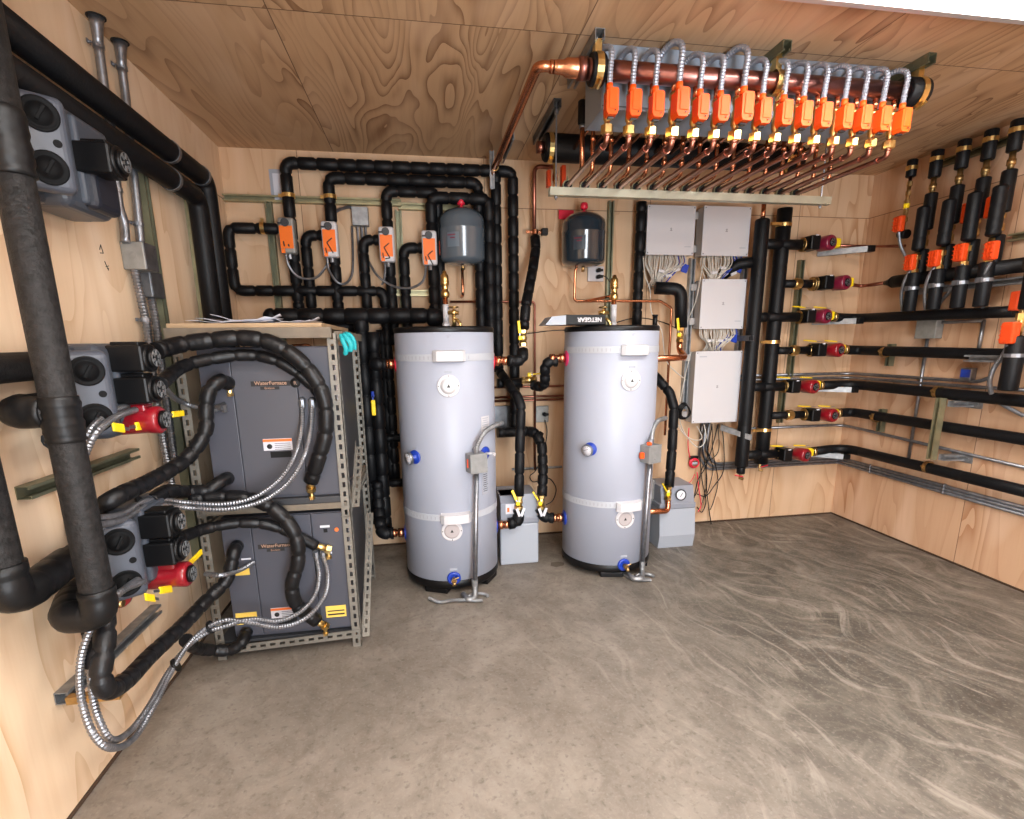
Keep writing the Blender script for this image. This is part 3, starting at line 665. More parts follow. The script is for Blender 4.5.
# metal flexible conduits
def fx(label, P, r=.0115, **k): return flex(label, mix(P), r, steel, .0115, group='flexible metal conduits at the rack', **k)
a = fx('left strand of the ribbed conduit pair sweeping down from the upper heat pump', [(302, 405, 'y', -1.365), (302, 425, 'y', -1.40), (296, 452, 'y', -1.47), (281, 478, 'y', -1.50), (255, 497, 'y', -1.52), (225, 504, 'y', -1.54), (190, 503, 'y', -1.57), (162, 500, 'y', -1.66), (142, 502, 'y', -1.78), (122, 514, 'y', -1.93), (98, 518, 'x', .20), (84, 516, 'x', .16)])
b = fx('right strand of the ribbed conduit pair sweeping down from the upper heat pump', [(312, 405, 'y', -1.365), (311, 428, 'y', -1.41), (304, 456, 'y', -1.48), (289, 482, 'y', -1.51), (262, 501, 'y', -1.53), (228, 509, 'y', -1.55), (190, 508, 'y', -1.59), (162, 505, 'y', -1.69), (143, 508, 'y', -1.80), (124, 519, 'y', -1.95), (99, 525, 'x', .21), (84, 526, 'x', .17)])
for o_, uv in ((a, (302, 404)), (b, (312, 404))):
    p = U(*uv, y=-1.362); build('conduit_connector', MB().cyl(p-V((0, 0, .015)), p+V((0, 0, .02)), .0155, 8).cyl(p+V((0, 0, .012)), p+V((0, .02, .018)), .0155, 8), steel, o_)
c = fx('outer strand of the ribbed conduit pair looping low from the lower heat pump', [(323, 556, 'y', -1.365), (328, 575, 'y', -1.41), (324, 597, 'y', -1.46), (306, 618, 'y', -1.50), (280, 627, 'y', -1.52), (252, 623, 'y', -1.53), (228, 620, 'y', -1.54), (208, 627, 'y', -1.57), (188, 645, 'y', -1.65), (170, 674, 'y', -1.80), (154, 706, 'y', -1.97), (134, 738, 'y', -2.12), (112, 748, 'x', .22), (94, 735, 'x', .20), (82, 702, 'x', .16), (80, 668, 'x', .16), (86, 640, 'x', .18), (100, 612, 'x', .21), (120, 592, 'x', .22), (144, 581, 'x', .20)])
d = fx('inner strand of the ribbed conduit pair looping low from the lower heat pump', [(316, 556, 'y', -1.365), (319, 575, 'y', -1.40), (315, 595, 'y', -1.44), (300, 612, 'y', -1.48), (278, 621, 'y', -1.51), (252, 619, 'y', -1.52), (226, 626, 'y', -1.55), (206, 633, 'y', -1.58), (184, 650, 'y', -1.67), (166, 676, 'y', -1.81), (149, 706, 'y', -1.98), (130, 731, 'y', -2.12), (112, 740, 'x', .20), (100, 722, 'x', .18), (93, 697, 'x', .15), (91, 668, 'x', .15), (96, 640, 'x', .17), (108, 606, 'x', .19), (126, 588, 'x', .21), (140, 578, 'x', .19)])
for o_, uv in ((c, (323, 555)), (d, (316, 555))):
    p = U(*uv, y=-1.362); build('conduit_connector', MB().cyl(p-V((0, 0, .012)), p+V((0, 0, .016)), .0155, 8).cyl(p+V((0, 0, .012)), p+V((0, .02, .018)), .0155, 8), steel, o_)
build('strut_clamp', MB().bb((.045, -2.19, .40), (.20, -2.165, .425)).cyl((.13, -2.20, .425), (.19, -2.16, .44), .010, 8).bb((.17, -2.195, .41), (.185, -2.13, .455)), bronze, d)
for (u, v, dd, par) in ((211, 627, V((1, 0, .5)), c), (141, 503, V((1, .2, .5)), a), (176, 665, V((1, .3, .6)), c)):
    p = U(u, v, y=-1.56 if u > 200 else (-1.79 if v < 600 else -1.75)); build('cable_tie', MB().cyl(p-dd.normalized()*.004, p+dd.normalized()*.004, .030, 12), blk, par)
fx('short ribbed conduit behind the left post, ending at the upper heat pump', [(226, 407, 'y', -1.352), (214, 410, 'y', -1.37), (200, 408, 'y', -1.37), (184, 403, 'y', -1.40), (172, 396, 'y', -1.5), (160, 380, 'y', -1.66)])
# lugs
m = MB().cyl(U(216, 408, y=-1.36), U(223, 407, y=-1.375), .015, 8).cyl(U(223, 404, y=-1.38), U(225, 411, y=-1.36), .013, 8)
tag(build('conduit_connector', m, steel), 'shiny conduit connector on the left side panel of the upper heat pump', 'connector')
# ================================================================== BACK WALL: struts, zone valves and the wrapped pipes
ZB = lambda u, v, y=-.05: U(u, v, y=y).z
strut('wall_strut', 'long level green-gold strut on the back wall behind the four orange valve actuators', (.002, -.001, 2.447), (1.12, -.001, 2.447), (0, -1, 0), zincy)
strut('wall_strut', 'short level strut on the back wall left of the grey expansion tank', (1.10, -.001, 2.425), (1.50, -.001, 2.425), (0, -1, 0), zincy)
strut('wall_strut', 'upright green strut on the back wall left of the first orange valve actuator', (.272, -.001, 1.20), (.272, -.001, 2.425), (0, -1, 0), zincg)
strut('wall_strut', 'upright green strut on the back wall between the third and fourth orange valve actuators', (1.098, -.001, 1.20), (1.098, -.001, 2.40), (0, -1, 0), zincg)
strut('wall_strut', 'short level strut low behind the fourth orange valve actuator', (.90, -.001, 1.865), (1.42, -.001, 1.865), (0, -1, 0), zincy)
strut('wall_strut', 'upright dark green strut on the back wall left of the white control boxes', (2.60, -.001, 1.10), (2.60, -.001, 2.50), (0, -1, 0), zincg)

ys = -.115; rs = .037
def bpipe(label, pts, r=rs, y=ys, group='black wrapped pipes on the back wall', pitch=.125, mat=None, dome=0., extra=None, bend=.055, P=None, mixd=False):
    P = P or (mix(pts) if mixd else back(pts, y)); 
    if extra: P = P+extra
    return tag(build('insulated_pipe', MB().tube(fillet(P, bend), r, 14, 'wrap', pitch, dome=dome), mat or foam), label, 'pipe', group)
pA = bpipe('black wrapped pipe from the first orange actuator, highest along the top of the back wall', [(297, 312), (289.5, 225), (289, 164), (515, 171), (514.5, 262), (514, 380), (513, 432), (497, 433)])
pB = bpipe('black wrapped pipe from the second orange actuator, second from the top of the back wall', [(337, 312), (334, 240), (329, 178), (479, 183), (480, 250), (481, 345)])
pC = bpipe('black wrapped pipe from the third orange actuator, turning right below the two top ones', [(392, 345), (391, 290), (389, 190), (438, 194), (440, 260), (441, 345)], r=.036)
pD = bpipe('black wrapped pipe from the fourth orange actuator, passing behind the grey expansion tank', [(435, 312), (432.5, 240), (431, 198), (489, 199), (490, 260), (491, 345)], r=.039, y=-.16)
pE = bpipe('straight black wrapped upright pipe between the grey expansion tank and the copper riser', [(496, 172), (498, 345), (499, 372)], r=.035, y=-.115)
def saddle(o, p, d, r, w=.024): build('pipe_clamp', ringclamp(p, d, r, w, 18, .003).box(V(p)+V((0, .0, 0))+V(d).cross(V((0, 1, 0)))*(r+.012), (.02, .008, .02) if abs(V(d).z) > .5 else (.02, .008, .02)), brass, o)
q = back([(289, 206)], ys)[0]; saddle(pA, (U(289.5, 207, y=ys).x, ys, 2.447), (0, 0, 1), .038)
saddle(pB, (U(331, 207, y=ys).x, ys, 2.447), (0, 0, 1), .038)
# pipes into the left side of each valve
b1 = bpipe('black wrapped pipe running left from the first orange actuator and down to the right', [(286, 228), (229, 229), (234, 291), (388, 291), (392, 480)], r=.034, y=-.12)
saddle(b1, (U(263, 228, y=-.12).x, -.12, U(263, 228, y=-.12).z), (1, 0, 0), .035)
b2 = bpipe('black wrapped bend left of the second orange actuator', [(326, 235), (306, 236), (312, 318)], r=.034, y=-.115)
b3 = bpipe('black wrapped bend left of the third orange actuator', [(382, 239), (363, 241), (368, 318)], r=.034, y=-.115)
b4 = bpipe('black wrapped bend left of the fourth orange actuator', [(424, 247), (404, 249), (408, 345)], r=.036, y=-.115)
# thick header and the drop pipes by the first tank
yh = -.36
hd = bpipe('thick black wrapped header lying level above the rack with a rounded left end', [(263, 315), (365, 316), (430, 317)], r=.050, y=yh, dome=.9, pitch=.14, group='thick black header and drops')
build('header_elbow', MB().tube(fillet([U(425, 317, y=yh), U(437, 317, y=yh)+V((0, 0, 0)), U(437, 317, y=yh)+V((0, .22, .0))], .06), .056, 16, dome=.6), foam, hd)
dp1 = bpipe('thicker of the two long black drop pipes left of the first tank', [(365, 318), (369, 457), (373, 524)], r=.047, y=yh, dome=.5, pitch=.19, group='thick black header and drops')
build('drain_valve', MB().cyl(U(377, 524, y=-.42), U(379, 533, y=-.42), .010, 8).cyl(U(378, 527, y=-.42), U(378, 529, y=-.42), .018, 8), bronze, dp1)
dp2 = bpipe('slimmer of the two long black drop pipes left of the first tank', None, r=.041, P=snap(mix([(384, 528, 'y', -.40), (380.5, 480, 'y', -.40), (376, 345, 'y', -.40), (376, 332, 'y', -.40)]), (0, 2)), pitch=.15, group='thick black header and drops')
bpipe('black wrapped pipe farther back between the drop pipes and the first tank', [(385, 330), (390, 480)], r=.045, y=-.10, pitch=.2, group='thick black header and drops')
bpipe('dark black pipe level right below the thick header', [(300, 327), (362, 327)], r=.038, y=-.24, pitch=.14, group='thick black header and drops')
bpipe('upper short black cross pipe left of the first tank', [(383, 438), (402, 438)], r=.030, y=-.2, group='short cross pipes')
bpipe('lower short black cross pipe left of the first tank', [(383, 483), (405, 483)], r=.030, y=-.2, group='short cross pipes')
for uv, nm in (((372.7, 396), 'yellow lever handle on the slimmer drop pipe left of the first tank'),):
    p = U(*uv, y=-.47); v = tag(build('lever_valve', MB().box(p-V((0, 0, .075)), (.026, .012, .10), None, .005), yellow), nm, 'valve handle')
    build('valve_stem', MB().cyl(p+V((0, .04, .0)), p, .010, 8).box(p-V((0, -.002, .01)), (.010, .004, .06)).cyl(p+V((0, 0, .03)), p, .010, 8), blue, v)

# orange actuators
def actuator(u, v, label, mark, y=-.195):
    p = U(u, v, y=y); t = thing('zone_actuator', p-V((0, 0, .12)), label, 'actuator', 'orange actuators on the back wall')
    w, h, d = .098, .215, .07
    R = Matrix.Rotation(.0, 3, 'Y')
    build('housing', MB().box(p, (w, d, h), None, .016, seg=3), whitep if mark != 1 else gbox, t)
    f = build('orange_label', MB().box(p+V((-.002, -d/2-.0005, -.010)), (w*.80, .003, h*.62), None, .001), orange2, t)
    build('orange_label', MB().bb(p+V((-w*.40, -d/2-.0015, -.105)), p+V((-w*.16, -d/2+.001, -.078))), orange2, f)
    m = MB().cyl(p+V((-.003, -d/2, .075)), p+V((-.003, -d/2-.012, .075)), .024, 18); m.cyl(p+V((-.003, -d/2-.012, .075)), p+V((-.003, -d/2-.018, .075)), .016, 12)
    m.box(p+V((-.026, -d/2-.008, .070)), (.04, .008, .010), None, .002); build('position_knob', m, dark, t)
    m = MB()
    if mark > 1:
        a, b, c = p+V((.015, -d/2-.003, .005)), p+V((-.018, -d/2-.003, -.022)), p+V((.016, -d/2-.003, -.085))
        if mark == 4: a, b, c = [x+V((.004, 0, -.025)) for x in (a, b, c)]
        m.cyl(a, b, .0038, 6); m.cyl(b, c, .0038, 6); m.cyl(p+V((-.028, -d/2-.003, -.055)), p+V((-.024, -d/2-.003, -.085)), .0038, 6)
        if mark == 3: m.cyl(c, c+V((-.03, 0, -.005)), .0038, 6)
    else: m.cyl(p+V((-.022, -d/2-.003, -.035)), p+V((-.018, -d/2-.003, -.065)), .004, 6); m.cyl(p+V((.006, -d/2-.003, -.052)), p+V((.009, -d/2-.003, -.066)), .004, 6)
    build('marker_scrawl', m, ink, f)
    build('cable_gland', MB().cyl(p+V((0, 0, -h/2+.002)), p+V((0, 0, -h/2-.028)), .014, 8), steel, t)
    build('valve_body', MB().cyl(p+V((0, .035, .02)), p+V((0, .09, .02)), .024, 12), brass, t)
    return t
actuator(288, 236.5, 'first orange valve actuator from the left on the back wall, no line drawn on it', 1)
actuator(330.5, 240, 'second orange valve actuator from the left on the back wall, with a scrawled line', 2)
actuator(387, 245, 'third orange valve actuator from the left on the back wall, beside the upright strut', 3)
actuator(429.5, 248.5, 'fourth orange valve actuator, right beside the grey expansion tank', 4)
def whip(label, P): return flex(label, mix(P), .0085, steel, .006, n=8, group='thin conduit whips below the orange actuators')
whip('thin grey conduit drooping from the first actuator to the second', [(286, 255, 'y', -.20), (289, 266, 'y', -.23), (297, 276, 'y', -.24), (307, 279, 'y', -.24), (317, 277, 'y', -.23), (325, 268, 'y', -.19), (328, 262, 'y', -.14)])
whip('thin grey conduit looping from the second actuator up to the small wall box', [(327, 258, 'y', -.20), (329, 270, 'y', -.22), (336, 281, 'y', -.20), (344, 284, 'y', -.15), (351, 277, 'y', -.07), (353, 262, 'y', -.03), (352, 226, 'y', -.03)])
whip('thin grey conduit from below the small wall box towards the third actuator', [(369, 262, 'y', -.09), (376, 274, 'y', -.20), (384, 281, 'y', -.24), (396, 287, 'y', -.24), (410, 288, 'y', -.24), (421, 283, 'y', -.23), (425, 275, 'y', -.21), (426, 266, 'y', -.20)])
whip('short thin grey conduit hanging from the third actuator', [(385, 263, 'y', -.20), (385, 272, 'y', -.21), (384, 280, 'y', -.22), (382, 285, 'y', -.22)])
jw = jbox('small pale grey junction box on the back wall between the second and third actuators', U(360.5, 217, y=-.035), (.105, .06, .115), galv, 'y', ko=False)
for dx, zb in ((-.025, 1.95), (.002, 1.90), (.028, 1.95)): build('steel_conduit', MB().cyl(U(361, 226, y=-.02)+V((dx, 0, 0)), V((U(361, 226, y=-.02).x+dx, -.02, zb)), .009, 8), steel, jw)
build('flexible_conduit', MB().tube(spline(mix([(354, 209, 'y', -.035), (349, 207, 'y', -.035), (341, 209, 'y', -.04), (333, 213, 'y', -.05)]), 5), .011, 8, 'flex', .006), steel, jw)
# note on the wall
p0, p1 = U(268.5, 169, y=-.003), U(284, 195, y=-.003)
n_ = tag(build('wall_notice', MB().bb((p0.x, -.004, p1.z-.05), (p1.x+.02, -.0005, p0.z)), lblg), 'pale grey sheet in a sleeve pinned on the back wall behind the highest black pipe', 'notice')
build('notice_sheet', MB().bb((p0.x+.02, -.0055, p1.z-.03), (p1.x, -.004, p0.z-.025)), paper, n_)

# ================================================================== WATER TANKS
def tank(c, cap_h, label, L):
    R0 = .30; cx, cy = c; t = thing('water_tank', (cx, cy, 0), label, 'water tank', 'white indirect water tanks')
    zt = 1.58
    build('jacket', MB().rev([(.285, .062), (R0, .068), (R0, zt-.004), (.294, zt)], (cx, cy, 0), (0, 0, 1), 72), enamel, t)
    build('top_cap', MB().rev([(.300, zt-.003), (.302, zt+.002), (.302, zt+.022), (.295, zt+.030), (.01, zt+.034)], (cx, cy, 0), (0, 0, 1), 64), blk, t)
    build('base_ring', MB().rev([(.27, .03), (.296, .034), (.303, .05), (.303, .085), (.298, .09)], (cx, cy, 0), (0, 0, 1), 64), blk, t)
    for an in L['feet']:
        d = V((math.cos(an), math.sin(an), 0)); k = V((-d.y, d.x, 0)); R = Matrix((d, k, V((0, 0, 1)))).transposed()
        build('foot', MB().box(V((cx, cy, .018))+d*.225, (.13, .15, .036), R, .006), blk, t)
    def band(z, w=.040):
        m = MB().rev([(R0+.0005, z-w/2), (R0+.003, z-w/2), (R0+.003, z+w/2), (R0+.0005, z+w/2)], (cx, cy, 0), (0, 0, 1), 72, loop=True)
        o = build('strap', m, strapw, t); m = MB()
        for k in range(-12, 7):
            an = -PI/2-.1+k*.085; d = V((math.cos(an), math.sin(an), 0)); e = V((-d.y, d.x, 0)); R = Matrix((d, e, V((0, 0, 1)))).transposed()
            m.box(V((cx, cy, z))+d*(R0+.0033), (.0008, .008, w*.5), R)
        build('strap_slots', m, simple('slot_grey'+str(int(z*100)), (.36, .37, .41), .5), o); return o
    def on(u, v): return uc(u, v, c, R0)
    def frame(n): return Matrix((V((-n.y, n.x, 0)), n*-1, V((0, 0, 1)))).transposed()   # x along the surface, y inward
    for key in ('s1', 's2'):
        (u, v), (uc_, vc_) = L[key]; p, n = on(u, v); band(p.z); q, n = on(uc_, vc_)
        an = math.atan2(n.y, n.x); sw = .175/R0
        m = MB(); K = 8; pr = []
        for i in range(K+1):
            a_ = an-sw/2+sw*i/K; d = V((math.cos(a_), math.sin(a_), 0)); e = 1. if 0 < i < K else .55
            o_ = V((cx, cy, q.z)); r2 = R0+.036*e
            pr += [o_+d*R0+V((0, 0, -.034)), o_+d*r2+V((0, 0, -.028)), o_+d*r2+V((0, 0, .026)), o_+d*R0+V((0, 0, .034))]
        fs = []
        for i in range(K):
            for k in range(4): fs.append((i*4+k, i*4+4+k, i*4+4+(k+1) % 4, i*4+(k+1) % 4))
        fs += [(3, 2, 1, 0), tuple(K*4+k for k in range(4))]; m.add(pr, fs); build('terminal_cover', m, whitep, t)
    for key in ('d1', 'd2'):
        u, v = L[key]; q, n = on(u, v)
        m = MB().rev([(.064, -.004), (.064, .003), (.060, .004), (.052, .003), (.050, .0025), (.047, .004)], q, n, 36)
        o = build('access_port', m, whitep, t); m = MB().rev([(.046, .0), (.046, .006), (.040, .008), (.036, .014), (.030, .016), (.001, .016)] if key == 'd1' else [(.046, 0), (.046, .005), (.038, .006), (.001, .006)], q, n, 32); build('port_cover', m, whitep if key == 'd1' else simple('reflection_tint'+str(int(cx*10)), (.40, .36, .36), .5), o)  # lower cover: a reflection's grey-pink is put into its colour
        a = V((-n.y, n.x, 0)); up = V((0, 0, 1)); hh = .0165 if key == 'd1' else .0065
        m = MB().prism([(-.010, -.008), (.010, -.008), (0, .011)], q+n*hh, a, up, .001); o2 = build('warning_mark', m, ink, o)
        for k in range(0, 4):
            an2 = k*PI/2; e = a*math.cos(an2)+up*math.sin(an2); build('arrow_mark', MB().box(q+e*.056+n*.004, (.006, .003, .006), frame(n), .0005), ink, o)
    # thermometer on its blue rosette
    u, v = L['g']; q, n = on(u, v)
    g = build('thermometer', MB().rev([(.042, -.004), (.042, .006), (.034, .008), (.018, .010), (.018, .035)], q, n, 28), blue, t)
    gd = V((n.x*.75+L['gt'], n.y, -.15)).normalized(); pc = q+n*.035
    build('gauge_case', MB().rev([(.030, 0), (.038, .004), (.038, .022), (.035, .024), (.033, .021), (.001, .021)], pc, gd, 28), steel, g)
    build('gauge_face', MB().rev([(.033, .0215), (.033, .0222), (.001, .0222)], pc, gd, 28), paper, g)
    x_, y_ = basis(gd); m = MB(); m.cyl(pc+gd*.0232-x_*.02, pc+gd*.0232+y_*.012+x_*.012, .0014, 6)
    for k in range(9): an2 = k*.6; e = x_*math.cos(an2)+y_*math.sin(an2); m.cyl(pc+gd*.0228+e*.024, pc+gd*.0228+e*.029, .0012, 5)
    build('gauge_needle', m, ink, g)
    build('port_caption', MB().box(q+V((0, 0, .055)), (.035, .003, .010), frame(n)), lblg, t)
    # drain at the foot
    u, v = L['dr']; q, n = on(u, v)
    g = build('drain_port', MB().rev([(.042, -.004), (.042, .006), (.030, .014), (.026, .010), (.001, .010)], q, n, 28), blue, t)
    m = MB().cyl(q, q+n*.05, .012, 12).cyl(q+n*.03, q+n*.05, .018, 6); m.cyl(q+n*.05, q+n*.07-V((0, 0, .015)), .011, 10); m.cyl(q+n*.045+V((0, 0, .012)), q+n*.045+V((.03, 0, .022)), .004, 8); build('drain_tap', m, bronze, g)
    build('port_caption', MB().box(q+V((0, 0, .058)), (.045, .003, .014), frame(n)), lblg, t)
    q, n = on(*L['cap1']); build('port_caption', MB().box(q, (.040, .003, .012), frame(n)), lblg, t)
    q, n = on(*L['logo']); a = V((-n.y, n.x, 0)); build('badge', MB().prism([(-.006, .003), (.006, .003), (0, -.006)], q+n*.0006, a, (0, 0, 1), .001).bb(q+V((-.016, -.002, .006)), q+V((.016, .0, .008))), lblg, t)
    for (kind, u0, v0, u1, v1) in L.get('labels', []):
        q, n = on((u0+u1)/2, (v0+v1)/2); A, _ = on(u0, v0); B, _ = on(u1, v1)
        o = build('data_plate', MB().box(q+n*.001, (abs((B-A).length*.5 if False else math.hypot(B.x-A.x, B.y-A.y)), .002, abs(A.z-B.z)), frame(n)), lblg if kind == 'g' else whitep, t)
        m = MB(); hz = abs(A.z-B.z); wx = math.hypot(B.x-A.x, B.y-A.y)
        for k in range(int(hz/.013)-1): m.box(q+n*.0025+V((0, 0, hz/2-.012-k*.013)), (wx*random.uniform(.5, .8), .001, .004), frame(n))
        build('plate_print', m, dark if kind == 'g' else lblg, o)
    return t, on, frame
T1C, T2C = (1.352, -.595), (2.428, -.57)
T1, on1, fr1 = tank(T1C, 0, 'left of two tall white water tanks, with data labels on its right side', dict(feet=(-2.0, -.55, 1.2, 2.6), s1=((430, 358), (449, 356)), s2=((430, 517.5), (456, 518)), d1=(448.5, 386), d2=(452, 531), g=(415, 457), gt=-.55, dr=(454, 578), cap1=(448, 372), logo=(448, 337),
     labels=[('w', 481, 417, 489, 432), ('g', 481.5, 463, 488.5, 493)]))
q, n = on1(485, 453); g = build('sensor_port', MB().rev([(.040, -.004), (.040, .006), (.03, .008), (.001, .008)], q, n, 28), blue, T1)
build('sensor_well', MB().cyl(q, q+n*.06, .008, 10).cyl(q+n*.06, q+n*.075, .012, 6), whitep, g)
T2, on2, fr2 = tank(T2C, 0, 'right of two tall white water tanks, next to the white control boxes', dict(feet=(-1.75, -.35, 1.0, 2.6), s1=((590, 350), (635, 350)), s2=((590, 503.5), (629, 506)), d1=(631, 380.5), d2=(625, 519), g=(590.5, 449), gt=-.40, dr=(623.5, 564.5), cap1=(632, 367), logo=(633, 335)))

# electric box + conduit on each tank
gbl = simple('box_light_grey', (.25, .255, .255), .55, .3, 0, 1, .1, 30)
def tank_box(on, frm, u, v, label, arc, foot, T, tag2, orange_tags=False):
    q, n = on(u, v); n2 = V((n.x, n.y-.35, 0)).normalized(); R = frm(n2); p = q+n2*.045
    t = thing('junction_box', p-V((0, 0, .055)), label, 'junction box', 'electric boxes on the tanks')
    build('box', MB().box(p, (.105, .075, .112), R, .004), gbl, t)
    build('cover_plate', MB().box(p-V(R.col[1])*.039, (.108, .003, .116), R, .001).cyl(p-V(R.col[1])*.04-V((0, 0, .03)), p-V(R.col[1])*.043-V((0, 0, .03)), .004, 8), gbl, t)
    build('flexible_conduit', MB().tube(spline([p+V((0, 0, .055))]+mix(arc), 7), .0155, 12, 'flex', .012), galv, t)
    build('conduit_connector', MB().cyl(p+V((0, 0, .052)), p+V((0, 0, .085)), .019, 8), steel, t)
    ft = mix(foot)
    build('steel_conduit', MB().tube([p-V((0, 0, .055)), ft[0]], .0145, 12), steel, t)
    m = MB().tube(fillet([ft[0]+V((0, 0, .05)), ft[0]]+ft[1:], .03), .0165, 12); m.cyl(ft[0]+V((0, 0, .03)), ft[0]+V((0, 0, .07)), .019, 8); build('conduit_elbow', m, galv, t)
    if orange_tags: build('wire_nut', MB().box(p+V((-.06, -.01, -.01)), (.03, .025, .04), None, .006).box(p+V((-.02, -.02, .065)), (.03, .02, .02), None, .005), orange, t)
    else: build('wire_nut', MB().box(p+V((-.052, -.01, .0)), (.006, .04, .05), None, .002), orange3, t)
    return t
tank_box(on1, fr1, 473, 461, 'grey electric box with a conduit down the front of the left tank', [(478, 444, 'y', -.92), (485, 432, 'y', -.90), (496, 425, 'y', -.80), (502, 423, 'y', -.66)], [(475, 590, 'y', -.97), (475, 598, 'z', .02), (468, 600, 'z', .02), (463, 594, 'z', .022)], T1, '')
tank_box(on2, fr2, 645, 452, 'grey electric box with a conduit down the front of the right tank', [(653, 430, 'y', -.78), (658, 421, 'y', -.74), (666, 418, 'y', -.60)], [(642, 571, 'y', -.86), (642, 579, 'z', .02), (634, 579, 'z', .02), (626, 573, 'z', .022)], T2, '', True)
for ctr, lab in (((478, 597), 'coil of grey flexible conduit lying on the floor at the left tank'), ((645, 577), 'coil of grey flexible conduit lying on the floor at the right tank')):
    p = U(*ctr, z=.015); P = [p+V((math.cos(a)*.06, math.sin(a)*.045, .0)) for a in [k*.45 for k in range(12)]]
    if ctr[0] < 500: P += [U(455, 600, z=.015), U(440, 602, z=.015), U(429, 598, z=.015)]
    else: P += [U(632, 578, z=.015), U(622, 572, z=.015)]
    flex(lab, P, .011, galv, .007, group='conduit coils on the floor')
tag(build('floor_stain', MB().prism([(-.05, -.02), (-.02, -.045), (.04, -.03), (.055, .01), (.02, .035), (-.035, .03)], U(557, 564, z=.0008), (1, 0, 0), (0, 1, 0), .001), simple('damp_stain', (.10, .08, .06), .7)), 'small dark damp spot on the floor between the two tanks', 'stain')

# ports and pipes at the tanks
def port(label, P, r=.030, mat=copper, col_=None, group='copper tank ports'):
    P = mix(P); d = (P[1]-P[0]).normalized(); m = MB().tube(P, r*.72, 14); m.cyl(P[0]+d*.015, P[0]+d*.05, r, 16); m.cyl(P[-1]-d*.03, P[-1], r*.92, 16)
    o = tag(build('pipe_fitting', m, mat), label, 'fitting', group)
    if col_: build('port_ring', MB().rev([(r*1.75, -.006), (r*1.75, .006), (r*.7, .012)], P[0], d, 24), col_, o)
    return o
def on_side(T, z, s, y=None):  # a port on the tank's flank
    return V((T[0]+s*.296, T[1]+(y or 0), z))
z = U(398, 366, y=-.55).z
z1 = 1.398; z2 = .315
port('copper port on the upper left of the left tank', [on_side(T1C, z1, -1), V((.99, -.595, z1))], col_=redp)
port('copper port on the lower left of the left tank', [on_side(T1C, z2, -1), V((.965, -.595, z2))], col_=blue)
port('copper port on the upper right of the left tank', [on_side(T1C, 1.405, 1), V((1.74, -.595, 1.405))], col_=redp)
port('brass-coloured port on the lower right of the left tank', [on_side(T1C, .32, 1), V((1.735, -.595, .32))], col_=blue)
port('copper port on the upper left of the right tank', [on_side(T2C, 1.415, -1), V((2.02, -.57, 1.415))], col_=pink)
port('copper port on the lower left of the right tank', [on_side(T2C, .335, -1), V((2.045, -.57, .335))], col_=blue)
bpipe('black wrapped elbow at the upper left port of the left tank', None, P=[V((.995, -.595, z1)), V((.93, -.595, z1)), V((.93, -.42, z1+.0))], r=.040, pitch=.07, group='black elbows at the tank ports')
bpipe('black wrapped elbow at the lower left port of the left tank', None, P=[V((.975, -.595, z2)), V((.90, -.595, z2)), V((.88, -.45, z2+.12)), V((.88, -.42, .62))], r=.040, pitch=.07, group='black elbows at the tank ports')
def ball_valve(label, p, d, r=.022, hd=(0, 0, 1), hoff=(0, -1, 0), L=.10, group='yellow-handled ball valves', tagp=False):
    p = V(p); d = V(d).normalized(); t = thing('ball_valve', p, label, 'valve', group)
    m = MB().cyl(p-d*.035, p+d*.035, r, 12).cyl(p-d*.05, p-d*.03, r*1.25, 6).cyl(p+d*.03, p+d*.05, r*1.25, 6).sph(p, r*1.2, 12); ho = V(hoff).normalized(); m.cyl(p, p+ho*.035, .009, 8); build('valve_body', m, brass, t)
    c = p+ho*.038; build('handle_hub', MB().box(c, (.026, .020, .028), None, .006), yellow, t); lever(t, c, hd, L, .018, t=.010)
    if tagp:
        for k in (-1, 1): build('paper_tag', MB().box(p+V((.015*k, -.055, -.055)), (.018, .001, .06), Matrix.Rotation(.35*k, 3, 'Y')), paper, t)
    return t
# right of tank 1, upper: port > elbow > valve > slanting wrapped riser > copper
P = mix([(503, 359, 'y', -.60), (523, 359, 'y', -.60), (525, 345, 'y', -.58)]); P[0].z = P[1].z = 1.405
bpipe('black wrapped elbow rising from the upper right port of the left tank', None, P=[V((1.745, -.595, 1.405)), V((1.84, -.595, 1.405)), V((1.845, -.56, 1.47))], r=.036, pitch=.06, group='black elbows at the tank ports')
ball_valve('yellow-handled ball valve right of the left tank at its top', U(523, 338, y=-.50), (0, 0, 1), hd=(-.1, 0, 1), hoff=(-.8, -1, 0), L=.11)
sl = bpipe('black wrapped riser slanting up from the yellow valve to the bare copper pipe', [(524, 328, 'y', -.48), (526, 305, 'y', -.42), (533, 268, 'y', -.25), (536, 248, 'y', -.13), (535, 237, 'y', -.10)], mixd=True, r=.034, pitch=.10, bend=.2)

cp = tag(build('copper_pipe', MB().tube(fillet(back([(534.5, 240), (534, 167), (556, 166.5)], -.10)+[], .05), .014, 12), coppd), 'bare copper riser on the back wall left of the manifold rail, bent at the top', 'pipe')
p = U(535, 232, y=-.10); build('pipe_clamp', ringclamp(p, (0, 0, 1), .018, .03, 14, .005).box(p+V((-.04, 0, 0)), (.05, .012, .018), None, .003).box(p+V((.04, 0, 0)), (.05, .012, .018), None, .003), copper, cp)
build('sensor_block', MB().box(p+V((.062, -.02, -.002)), (.045, .045, .045), None, .006), blk, cp)
